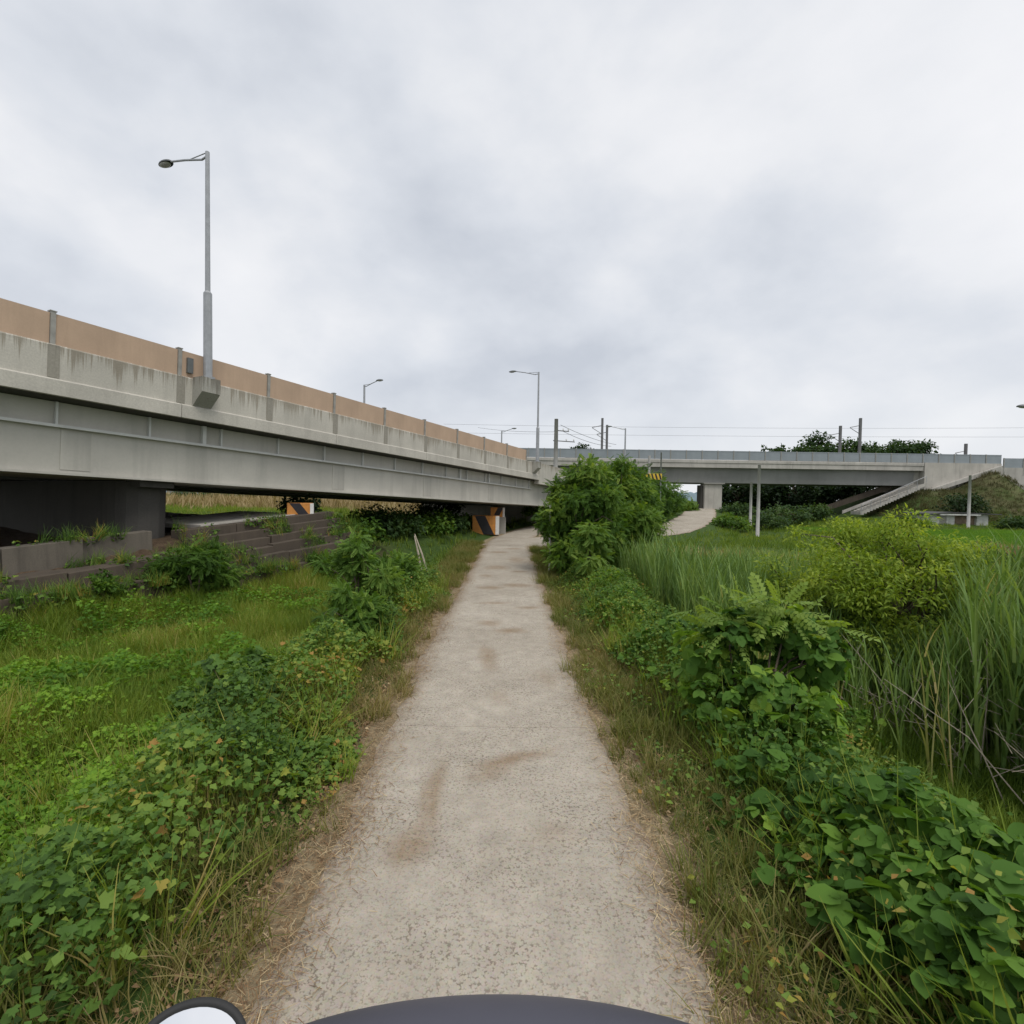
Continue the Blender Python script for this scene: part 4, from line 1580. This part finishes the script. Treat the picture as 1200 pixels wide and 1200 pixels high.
# rough grass in the marsh floor and the fields beyond
parts = []
parts += tuft_field(2.8, 9, 3, 9.5, 5000, lambda X, Y: sm(2.9, 3.8, X), TUFT_L, .7, 1.15, .05, .7, .2)
def shoots(X, Y):
    return np.maximum(kud(X, Y) * .6, np.maximum(weedband(X, Y) * .6, hopd(X, Y) * .35))


parts += tuft_field(-8, 4.5, .9, 13, 4600, shoots, TUFT_L, .9, 1.5, .3, 1.0, .3)
o = join(parts, 'marsh_grass', M['grass'])
tag(o, 'rough green grass on the marsh floor and poking through the bank creepers', 'grass', kind='stuff')


def fieldd(X, Y):
    a, c = loc_b(X, Y)
    pad = (X > 21.2) & (Y > 24.5) & (Y < 42)
    return sm(2.0, 3.0, dpath(X, Y)) * (c > .5) * (~pad) * (X > 2)


parts = tuft_field(3, 24, 22, 58, 9000, fieldd, TUFT_F, .5, 1.0, .05, .85, .2)
parts += tuft_field(4, 30, 20, 58, 3500, lambda X, Y: fieldd(X, Y) * sm(.5, .7, vnoise(X, Y, .45, 8)), TUFT_F, 1.1, 2.0, .0, .6, .2)
parts += tuft_field(24, 62, 22, 58, 13000, fieldd, TUFT_F, .6, 1.15, .05, .85, .2)
o = join(parts, 'field_grass', M['grass'])
pp_ = tuft_field(21.3, 50, 25.5, 40.5, 24000, lambda X, Y: .6 + .4 * (np.sin(Y * 9) > 0), TUFT_F, .55, .8, .1, .6, .1)
o2 = join(pp_, 'rice_plants', M['hop'])
tag(o2, 'fresh green young rice standing in the paddy', 'rice', kind='stuff')
tag(o, 'rough green field grass between the reeds and the rail bridge', 'grass', kind='stuff')
parts = tuft_field(4, 20, 18.5, 22.5, 1300, lambda X, Y: sm(2.2, 3.2, dpath(X, Y)) * sm(.45, .7, vnoise(X, Y, .5, 2)), TUFT_F, 2.6, 3.9, .3, 1, .2)
parts += tuft_field(17, 34, 21.0, 24.6, 900, lambda X, Y: sm(.4, .6, vnoise(X, Y, .6, 6)), TUFT_F, 1.2, 2.2, .2, 1, .2)
parts += tuft_field(-60, 0, 42, 90, 7000, lambda X, Y: (loc_b(X, Y)[1] < -16) * sm(42, 50, Y), TUFT_F, 2.4, 4.6, .2, 1, .2)
o = join(parts, 'dry_reeds', M['tanreed'])
tag(o, 'bleached dry reeds at the back of the marsh and the far field', 'reeds', kind='stuff')
parts = tuft_field(44, 75, 54, 66, 7000, lambda X, Y: np.ones_like(X) * .8, TUFT_F, .7, 1.7, 0, .75, .25)
o = join(parts, 'slope_grass', leaf_mat('slope_weed_blade', [(0, (.05, .07, .022)), (.4, (.10, .095, .045)), (.8, (.17, .14, .075)), (1, (.25, .20, .12))], .25))
tag(o, 'brown weedy grass on the embankment slope below the abutment', 'grass', kind='stuff')
parts = tuft_field(-35, 3, 19, 62, 8000, lambda X, Y: (loc_b(X, Y)[1] < 1.5) * (loc_b(X, Y)[0] > 5) * sm(1.6, 2.6, dpath(X, Y)), TUFT_F, .8, 1.5, .1, .9, .2)
parts += tuft_field(-45, -8, 22, 60, 6000, lambda X, Y: (loc_b(X, Y)[1] < -15) * 1.0, TUFT_F, .5, 1.0, .5, 1, .2)
o = join(parts, 'underbridge_grass', M['grass'])
tag(o, 'rank green grass under and behind the left bridge', 'grass', kind='stuff')


# ------------------------------------------------------------------ shrubs and trees
def clumps(r, c, rad, n, cr, zmin=-1, lead=1.22):
    out = []
    while len(out) < n:
        d = np.array([r.gauss(0, 1), r.gauss(0, 1), r.gauss(0, 1)])
        d /= np.linalg.norm(d)
        if d[2] < zmin:
            continue
        k = r.uniform(.45, .95)
        f_ = r.uniform(.6, 1.25)
        if r.random() < .22:                              # leading shoots break the outline
            k, f_ = r.uniform(.95, lead), r.uniform(.4, .65)
        out.append((np.array(c) + d * np.array(rad) * k, cr * f_, r.uniform(-.5, .5)))
    return out


def crown_mesh(cl, n, T, smin, smax, hue_c=.45, hue_s=.45, droop=.25, flat=.75, name='crown', mat=None, parent=None):
    w = np.array([c_[1] ** 2 for c_ in cl])
    ch = rng.choice(len(cl), n, p=w / w.sum())
    C_ = np.array([c_[0] for c_ in cl])[ch]
    Rr = np.array([c_[1] for c_ in cl])[ch]
    hv = np.array([c_[2] for c_ in cl])[ch]
    d = rng.normal(0, 1, (n, 3))
    d /= np.linalg.norm(d, axis=1, keepdims=True)
    k = rng.uniform(0, 1, n) ** .45
    p = C_ + d * np.array([1, 1, flat]) * (Rr * k)[:, None]
    out = d * np.array([1, 1, .35]) + rng.normal(0, .75, (n, 3)) + np.array([0, 0, -droop])
    nr = np.array([0, 0, 1.0]) + .55 * d + rng.normal(0, .35, (n, 3))
    R = frames(out, nr)
    hue = np.clip(hue_c + hue_s * hv + rng.normal(0, .17, n), 0, 1)
    V, F_, h = instance(T, p, R, rng.uniform(smin, smax, n), hue, '', None)
    return np_mesh(name, V, F_, mat, h, parent)


def shrub(name, label, cat, loc, h, rx, ry, nl, T, smin, smax, mat, seed, group=None, nc=22, cr=.30, trunk=.06, hue=.45, hs=.5, base=.18, droop=.25, stems=5, zmin=-.6, lead=1.18):
    r = random.Random(seed)
    t = thing(name, label, cat, loc, 0, group)
    cz = h * (base + (1 - base) * .5)
    rzd = h * (1 - base) * .5
    cl = clumps(r, (0, 0, cz), (rx * .85, ry * .85, rzd * .95), nc, cr * (rx + ry + rzd) / 3 * 1.15, zmin, lead)
    crown_mesh(cl, nl, T, smin, smax, hue, hs, droop, .75, 'crown', mat, t)
    m = MB()
    for i in range(stems):
        m2 = cl[i % len(cl)][0]
        a_ = r.uniform(0, 2 * PI)
        b_ = np.array((math.cos(a_), math.sin(a_), 0)) * rx * .08 * (i > 0)
        mid = b_ * .4 + m2 * .5 + np.array((r.uniform(-.1, .1) * rx, r.uniform(-.1, .1) * ry, .06 * h))
        m.tube([tuple(b_ + np.array((0, 0, -.15))), tuple(mid), tuple(m2)], [trunk * (.9 if i else 1.1), trunk * .6, trunk * .2], 7)
    for c_ in cl[stems:]:
        j = r.randrange(stems)
        m.tube([tuple(cl[j][0] * .55 + np.array((0, 0, .02 * h))), tuple((cl[j][0] * .3 + c_[0] * .7)), tuple(c_[0] * 1.0)], [trunk * .4, trunk * .28, trunk * .1], 5)
    m.build('trunk', M['bark'], t, smooth=True)
    return t


COMP = compound(6, .24, .36, .25)
COMPS = compound(5, .27, .40, .25, True)
LS = leaf_simple(.34, .1, .12)
LR = leaf_round(.46)
LN = leaf_simple(.17, .05, .2)


def on(x_, y_):
    return (x_, y_, tz(x_, y_))


GT = 'leafy locust shrubs in the thicket right of the path'
# thicket right of the path
TH_ = [('large dense locust shrub at the left front of the thicket', 2.15, 15.2, 3.3, 1.35, 1.3, 3400, 41, .45),
       ('bright topped locust shrub in the middle of the thicket front', 3.3, 16.8, 3.4, 1.35, 1.4, 3400, 42, .55),
       ('dark rounded locust shrub at the right end of the thicket front', 3.85, 18.3, 3.4, 1.35, 1.4, 3200, 43, .42),
       ('locust shrub behind the thicket front, level with its bright top', 2.5, 19.0, 3.3, 1.4, 1.4, 2600, 44, .5),
       ('locust shrub at the back right of the thicket beneath the striped board', 4.95, 21.5, 3.5, 1.3, 1.5, 2800, 45, .4),
       ('locust shrub at the back of the thicket nearest the bridge end', 3.4, 22.3, 3.3, 1.4, 1.4, 2200, 46, .5)]
for lab, x_, y_, h_, a_, b_, n_, sd, hu in TH_:
    shrub('locust_shrub', lab, 'shrub', on(x_, y_), h_ - tz(x_, y_) * 1.0, a_, b_, int(n_ * 2.3), COMP, .15, .27, M['robinia'], sd, GT, 44, .30, .05, hu, .8, .04, .3, 5, -.9)
shrub('locust_sapling', 'young locust sapling with pale feathery leaves before the thicket', 'shrub', on(1.95, 12.7), 1.75, .62, .6, 1100, COMP, .15, .26, M['robinia_y'], 51, None, 14, .32, .025, .55, .5, .05, .3, 4, -.8)
shrub('locust_sapling', 'low bushy sapling at the left foot of the thicket near the path', 'shrub', on(1.50, 14.2), 1.2, .45, .5, 420, COMP, .18, .3, M['robinia'], 52, None, 10, .34, .02, .55, .5, .05, .3, 3, -.8)
# bushes beyond, along the left of the side path
for i, (lab, u, Y_, h_, w_) in enumerate([
        ('bushy locust left of the side path, nearest the striped board', 768, 33.5, 3.2, 1.9), ('bushy locust left of the side path, second from the board', 780, 39.0, 3.2, 2.1),
        ('bushy locust left of the side path bend, third from the board', 789, 44.5, 3.2, 2.3), ('bushy locust where the side path reaches the rail bridge', 797, 51.0, 3.0, 2.3),
        ('small far bush at the end of the side path hedge', 809, 58.0, 2.2, 2.0)]):
    q = P(u, 600, Y_)
    x_ = q.x - (1.9, 1.9, 1.7, 1.3, 1.0)[i]
    shrub('locust_shrub', lab, 'shrub', (x_, Y_, tz(x_, Y_)), h_ + 2.15 - tz(x_, Y_) - 1.0 * (i > 3) - (1.2 if i < 4 else 1.0), w_, w_, 1700, COMPS, .34, .55, M['robinia'], 60 + i, 'locust bushes beside the side path', 22, .30, .06, .42, .5, .03, .3, 4, -.9)
# filler behind, between bridge end and side path
for i, (x_, y_, h_) in enumerate([(5.6, 27.2, 3.0), (4.6, 26.0, 2.9), (6.5, 34.5, 3.4), (9.8, 40, 3.6), (13, 47, 3.6)]):
    labs = ['tall dark bush on the near side of the path bend behind the thicket', 'tall dark bush behind the thicket beside the junction', 'bush against the bridge end wall behind the junction',
            'bush at the foot of the ramp left of the side path', 'farther bush at the foot of the ramp left of the side path']
    if i < 2:
        y_ = y_ - 2.2
    shrub('locust_shrub', labs[i], 'shrub', on(x_, y_), h_, 1.6, 1.6, 1500, COMPS, .3, .5, M['robinia'], 80 + i, 'bushes filling in behind the thicket', 20, .32, .06, .4, .5, .05, .3, 4, -.9)

# kudzu smothered shrub on the right bank
x_, y_ = 2.35, 4.75
ks = shrub('overgrown_shrub', 'rounded shrub smothered in big kudzu leaves on the right bank', 'shrub', on(x_, y_), 1.45, .72, .62, 560, TRI, .075, .125, M['kudzu'], 91, None, 18, .36, .03, .5, .7, .1, .3, 5, -.9)
for ch in list(ks.children):
    if ch.name.startswith('crown'):
        r_ = random.Random(8)
        cl = clumps(r_, (0, 0, 1.12), (.62, .52, .32), 14, .22, -.1)
        sprig = crown_mesh(cl, 150, COMP, .2, .34, .75, .4, .1, .7, 'sumac_spray', M['robinia_y'], ks)
# willow
x_, y_ = 6.25, 8.7
shrub('willow_shrub', 'big yellow green willow shrub standing among the reeds', 'shrub', on(x_, y_), 2.05 - tz(x_, y_), 2.15, 1.7, 38000, LN, .06, .115, M['willow'], 95, None, 110, .22, .05, .6, .6, .08, .15, 9, -.8, 1.08)
shrub('willow_shrub', 'smaller yellow green willow shoot right of the big willow', 'shrub', on(8.0, 8.9), 2.3, 1.0, .9, 8000, LN, .07, .12, M['willow'], 96, None, 22, .26, .03, .6, .5, .15, .15, 5, -.7)

# dead stalks leaning out of the marsh on the right
db = thing('dead_branches', 'bleached bare branches leaning across the marsh below the willow', 'branches', on(5.6, 6.4))
r_ = random.Random(4)
m = MB()
bz = tz(5.6, 6.4)
for i in range(120):
    bx, by = r_.uniform(-.5, 1.9), r_.uniform(-1.6, .9)
    L = r_.uniform(.9, 2.1)
    dirv = Vector((r_.uniform(-1.0, .35), r_.uniform(-.5, .5), r_.uniform(.35, 1.0))).normalized()
    b0 = Vector((bx, by, tz(5.6 + bx, 6.4 + by) - bz - .03))
    b1_ = b0 + dirv * L * .5 + Vector((r_.uniform(-.08, .08), 0, r_.uniform(0, .1)))
    b2_ = b0 + dirv * L + Vector((0, 0, -r_.uniform(0, .25)))
    m.tube([b0, b1_, b2_], [.008, .006, .003], 5)
    for k in range(2):
        t_ = r_.uniform(.3, .9)
        s_ = b0.lerp(b2_, t_)
        m.tube([s_, s_ + Vector((r_.uniform(-.3, .3), r_.uniform(-.2, .2), r_.uniform(0, .3)))], [.004, .002], 4)
m.build('stalks', M['twig'], db)

# left bank shrubs
shrub('false_indigo_shrub', 'light green feathery shrub on the left bank before the ditch', 'shrub', on(-2.75, 9.3), 1.55, .75, .7, 1900, COMP, .11, .22, M['robinia_y'], 101, None, 16, .30, .025, .5, .5, .03, .25, 5, -.8)
shrub('false_indigo_shrub', 'low bluish green bush on the left bank beside the verge', 'shrub', on(-2.35, 7.4), .95, .55, .6, 1500, COMP, .09, .17, M['robinia'], 102, None, 12, .34, .02, .5, .5, .03, .25, 4, -.8)
shrub('false_indigo_shrub', 'dense green bush right behind the feathery left shrub', 'shrub', on(-2.6, 11.6), 1.15, .85, .9, 2000, COMP, .12, .22, M['robinia'], 103, None, 14, .32, .02, .5, .5, .03, .25, 4, -.8)
shrub('weed_bush', 'leafy dark weed bush in the left foreground meadow edge', 'shrub', on(-2.75, 5.1), .75, .6, .65, 1500, leaf_lobed(), .06, .1, M['weed'], 104, None, 16, .32, .015, .35, .4, .03, .2, 4, -.8)
q = wor_b(-1.2, 1.7)
shrub('shaded_bush', 'dark bush growing against the bank wall in the bridge shade', 'shrub', on(q.x, q.y), 1.25, 1.0, .8, 2400, COMP, .12, .22, M['robinia'], 105, None, 16, .32, .03, .4, .4, .03, .25, 4, -.8)
q = wor_b(-5.0, 1.9)
shrub('shaded_bush', 'low dark bush at the left frame edge below the bank wall', 'shrub', on(q.x, q.y), .55, .9, .5, 700, LS, .08, .13, M['robinia'], 106, None, 12, .32, .02, .35, .4, .03, .25, 4, -.8)
for k_, (a_, c_, h_, r_, lab_) in enumerate([(2.6, 1.75, .75, .8, 'low dark weed clump at the foot of the stepped wall'), (-2.9, 1.55, .7, .6, 'dark weed clump before the brown earth of the bank'),
                                            (4.6, .9, 1.0, .8, 'dark clump hiding the far end of the stepped wall')]):
    q = wor_b(a_, c_)
    shrub('shaded_bush', lab_, 'shrub', on(q.x, q.y), h_, r_, r_ * .8, 1100, LS, .06, .12, M['robinia'], 300 + k_, None, 14, .32, .02, .35, .4, .03, .25, 4, -.8)
q = wor_b(4.2, -1.2)
shrub('shaded_bush', 'dark little tree beside the shaded orange block on the wall', 'shrub', (q.x, q.y, 1.3), .85, .8, .6, 800, LS, .10, .16, M['darktree'], 107, None, 14, .32, .03, .4, .4, .1, .25, 4, -.8)
# rank shrubs in the channel beneath the bridge
labs = ['low shrub under the bridge just past the bank wall', 'bright shrub under the bridge left of the channel mouth', 'rounded shrub under the middle of the bridge',
        'shrub in the channel under the bridge, left of the orange block', 'dark shrub in the channel nearest the orange block', 'shrub behind the channel, far under the bridge',
        'tall dark shrub behind the bridge left of the plinth', 'shrub on the far channel bank under the girder']
for i, (u, Y_, vt, w_, mm) in enumerate([(408, 19, 612, 1.4, 'robinia'), (455, 23, 606, 2.0, 'midtree'), (490, 25, 600, 2.0, 'robinia'), (520, 27, 605, 1.7, 'midtree'), (530, 30, 604, 1.3, 'robinia'),
                                         (470, 33, 592, 2.8, 'midtree'), (520, 37, 588, 2.6, 'darktree'), (430, 27, 603, 2.0, 'robinia')]):
    q = P(u, vt, Y_)
    g_ = tz(q.x, q.y)
    shrub('channel_shrub', labs[i], 'shrub', (q.x, q.y, g_), max(q.z - g_, .6), w_, w_, 1500, LS, .14, .24, M[mm], 110 + i, 'shrubs in the channel under the left bridge', 18, .32, .03, .5, .5, .02, .2, 4, -.8)
for i, (x_, y_, h_) in enumerate([(3.2, 33.5, 1.4), (1.6, 37, 1.8), (3.4, 31.4, 1.0)]):
    shrub('shaded_bush', ['low bush in the dark underpass beyond the junction', 'bush deep in the dark underpass', 'low bush at the right mouth of the underpass'][i], 'shrub', on(x_, y_), h_, 1.2, .9, 700, LS, .14, .22, M['robinia'], 130 + i, None, 12, .34, .02, .4, .4, .02, .2, 3, -.8)
# drift wood props by the ditch
dp = thing('dead_sticks', 'grey bare sticks crossed at the edge of the left ditch', 'sticks', on(-2.45, 14.2))
m = MB()
m.tube([(0, 0, -.1), (-.15, .1, .75), (-.3, .25, 1.25)], [.035, .03, .015], 6)
m.tube([(.25, -.1, -.1), (-.05, .1, .75), (-.3, .3, 1.3)], [.03, .025, .012], 6)
m.tube([(-1.2, .5, .05), (-.4, .3, .35), (.2, .0, .35)], [.025, .02, .012], 6)
m.tube([(-.9, .7, .0), (-.5, .2, .55)], [.02, .01], 6)
m.build('stick', M['twig'], dp)


# trees farther off
def far_tree(name, label, x_, y_, g, h, r, n, leaf, mat, seed, group, hue=.45, base=.2, T=None):
    return shrub(name, label, 'tree', (x_, y_, g), h, r, r, n, T or LS, leaf * .7, leaf * 1.3, mat, seed, group, 28, .36, h * .025, hue, .6, base, .15, 5, -.8, .98)


GD = 'dark trees in the shade behind the rail bridge'
dl = ['first dark tree right of the pale pier, behind the rail bridge', 'second dark tree right of the pale pier, behind the rail bridge', 'third dark tree right of the pale pier, behind the rail bridge',
      'fourth dark tree right of the pale pier, behind the rail bridge', 'dark tree behind the rail bridge just left of the stairs foot', 'dark tree behind the rail bridge above the stairs', 'dark tree hidden deep left of the abutment']
for i, u in enumerate((862, 884, 908, 932, 957, 982, 1006)):
    Y_ = 78 + (i % 3) * 3
    x_ = P(u, 585, Y_).x
    g = tz(x_, Y_)
    far_tree('dark_tree', dl[i], x_, Y_, g, 5.6 - g * .5 + (i % 2) * .9, 3.2, 2000, .55, M['darktree'], 140 + i, GD, .4, .02)
x_ = P(806, 585, 90).x
GH = 'hilltop trees beyond the rail bridge'
for i, (u, vt, Y_, r_) in enumerate([(898, 524, 112, 3.0), (912, 521, 112, 2.2), (935, 518, 115, 4.5), (962, 511, 118, 5.5), (988, 516, 116, 4.5), (1010, 519, 116, 5.0), (1038, 514, 118, 5.8), (1062, 515, 118, 5.2), (1082, 519, 115, 3.6), (1050, 521, 112, 4.5), (975, 522, 112, 4.5)]):
    q = P(u, vt, Y_)
    far_tree('hilltop_tree', ['leftmost tiny hilltop tree', 'small pointed hilltop tree, second from left', 'third hilltop tree from the left', 'tallest hilltop tree at the left of the masts',
                              'hilltop tree between the two masts', 'hilltop tree right of the taller mast', 'broad hilltop tree in the middle of the right group', 'broad hilltop tree near the right end',
                              'rightmost hilltop tree', 'low hilltop tree before the right group', 'low hilltop tree before the left mast'][i] + ' over the noise panels',
             q.x, Y_, 2.0, q.z - 2.0, r_ * 1.12, 2600, .7, M['midtree'], 160 + i, GH, .35, .35)
for i, (u, vt) in enumerate([(674, 523), (686, 520), (699, 523)]):
    q = P(u, vt, 110)
    far_tree('hilltop_tree', ['left', 'middle', 'right'][i] + ' treetop of three showing above the panels left of the masts', q.x, 110, 2.0, q.z - 2.0, 2.6, 900, .7, M['darktree'], 180 + i, GH, .4, .4)
# small trees along far edges
q = P(1187, 566, 66)
far_tree('embankment_bush', 'green bush beside the gap at the right end of the embankment', q.x + 2.5, 63, tz(q.x + 2.5, 63) - .5, 3.6, 3.6, 1500, .35, M['midtree'], 190, None, .55, .02)
q = P(1134, 590, 55.5)
far_tree('embankment_bush', 'dark spreading bush on the slope behind the shed', q.x, 56.5, tz(q.x, 56.5), 2.7, 3.0, 1700, .32, M['darktree'], 191, None, .6, .02)
for i, (u, Y_, h_, r_, mm, lab) in enumerate([(920, 50, 1.9, 2.6, 'midtree', 'grey green bush in the field under the rail bridge span'), (958, 54, 1.6, 2.2, 'midtree', 'low bush in the field left of the stairs'),
                                             (862, 56, 1.5, 2.0, 'midtree', 'low bush right of the pale bridge pier'), (1068, 47, 1.1, 1.6, 'midtree', 'low bush at the left end of the shed'),
                                             (1192, 48, 1.3, 2.0, 'midtree', 'low bush at the right end of the shed'), (905, 40, 1.0, 1.8, 'midtree', 'low weed clump right of the taller pale pole'),
                                             (858, 40, 1.2, 1.5, 'robinia', 'leafy weed clump beside the side path bend'), (1140, 23.4, .75, 1.2, 'midtree', 'weedy clump on the paddy bank left part'),
                                             (1185, 22.8, .8, 1.2, 'darktree', 'dark weedy clump on the paddy bank at right'), (1100, 23.2, .6, 1.2, 'darktree', 'dark low clump on the paddy bank behind the willow')]):
    q = P(u, 600, Y_)
    far_tree('field_bush', lab, q.x, Y_, tz(q.x, Y_), h_, r_, 1100, .22 if Y_ < 45 else .3, M[mm], 200 + i, None, .45, .02)
for i, (u, Y_, h_, r_, lab) in enumerate([(350, 70, 4.0, 4.5, 'dark tree in the far field behind the shaded orange block'), (300, 75, 2.0, 5.0, 'low hedge tree in the far left field'),
                                        (230, 62, 1.6, 4.0, 'low bush in the far field beside the bridge pier'), (560, 60, 3.0, 3.5, 'round tree far behind the underpass'), (500, 66, 3.6, 5.0, 'broad tree far behind the middle of the bridge')]):
    q = P(u, 585, Y_)
    far_tree('field_tree', lab, q.x, Y_, tz(q.x, Y_), h_, r_, 1200, .4, M['midtree' if i else 'darktree'], 220 + i, None, .5, .05)

# ------------------------------------------------------------------ sky and sun
SKY_OFF, SKY_ROT = (14, 7, 7), .6
SUN_EL, SUN_AZ = math.radians(60), math.radians(146)     # azimuth clockwise from +Y
wd_ = bpy.data.worlds.new("World")
sc.world = wd_
wd_.use_nodes = True
nt = wd_.node_tree
nt.nodes.clear()
out = nt.nodes.new('ShaderNodeOutputWorld')
bg = nt.nodes.new('ShaderNodeBackground')
bg.inputs['Strength'].default_value = .1
nt.links.new(bg.outputs[0], out.inputs[0])
sky = nt.nodes.new('ShaderNodeTexSky')
sky.sky_type = 'NISHITA'
sky.sun_disc = False
sky.sun_elevation = SUN_EL
sky.sun_rotation = SUN_AZ
tcw = nt.nodes.new('ShaderNodeTexCoord')
sep = nt.nodes.new('ShaderNodeSeparateXYZ')
nt.links.new(tcw.outputs['Generated'], sep.inputs[0])
mp = nt.nodes.new('ShaderNodeMapping')
mp.inputs['Location'].default_value = SKY_OFF
mp.inputs['Rotation'].default_value = (0, SKY_ROT, 0)
mp.inputs['Scale'].default_value = (.85, 1.0, 1.35)
nt.links.new(tcw.outputs['Generated'], mp.inputs[0])
c1 = noise(nt, mp.outputs[0], 2.0, 6, .46, .22)
c2 = noise(nt, mp.outputs[0], 6.0, 6, .55, .1)
cm = math_(nt, 'ADD', math_(nt, 'MULTIPLY', c1, .78), math_(nt, 'MULTIPLY', c2, .22))
cl_ = ramp(nt, cm, [(.35, (.49, .52, .575)), (.45, (.61, .635, .68)), (.54, (.72, .73, .755)), (.66, (.80, .80, .815))])
hz_ = ramp(nt, sep.outputs[2], [(0.0, 1.0), (.22, 0.0)])
cl_ = mix(nt, math_(nt, 'MULTIPLY', hz_, .6), cl_, (.735, .745, .765))
cl10 = mix(nt, 1.0, cl_, (10, 10, 10), 'MULTIPLY')
fin = mix(nt, .94, sky.outputs[0], cl10)
nt.links.new(fin, bg.inputs['Color'])

sd = bpy.data.lights.new('sun', 'SUN')
sd.energy = 1.5
sd.angle = math.radians(25)
sd.color = (1.0, .96, .9)
so = bpy.data.objects.new('sun', sd)
COL.objects.link(so)
dv = Vector((math.sin(SUN_AZ) * math.cos(SUN_EL), math.cos(SUN_AZ) * math.cos(SUN_EL), math.sin(SUN_EL)))
so.rotation_euler = dv.to_track_quat('Z', 'Y').to_euler()
so.location = dv * 50

vs_ = sc.view_settings
vs_.view_transform = 'Standard'
vs_.look = 'None'
vs_.exposure = .28
vs_.gamma = 1
sc.cycles.max_bounces = 6
sc.cycles.diffuse_bounces = 3
sc.cycles.glossy_bounces = 2
sc.cycles.transmission_bounces = 3
sc.cycles.use_denoising = True
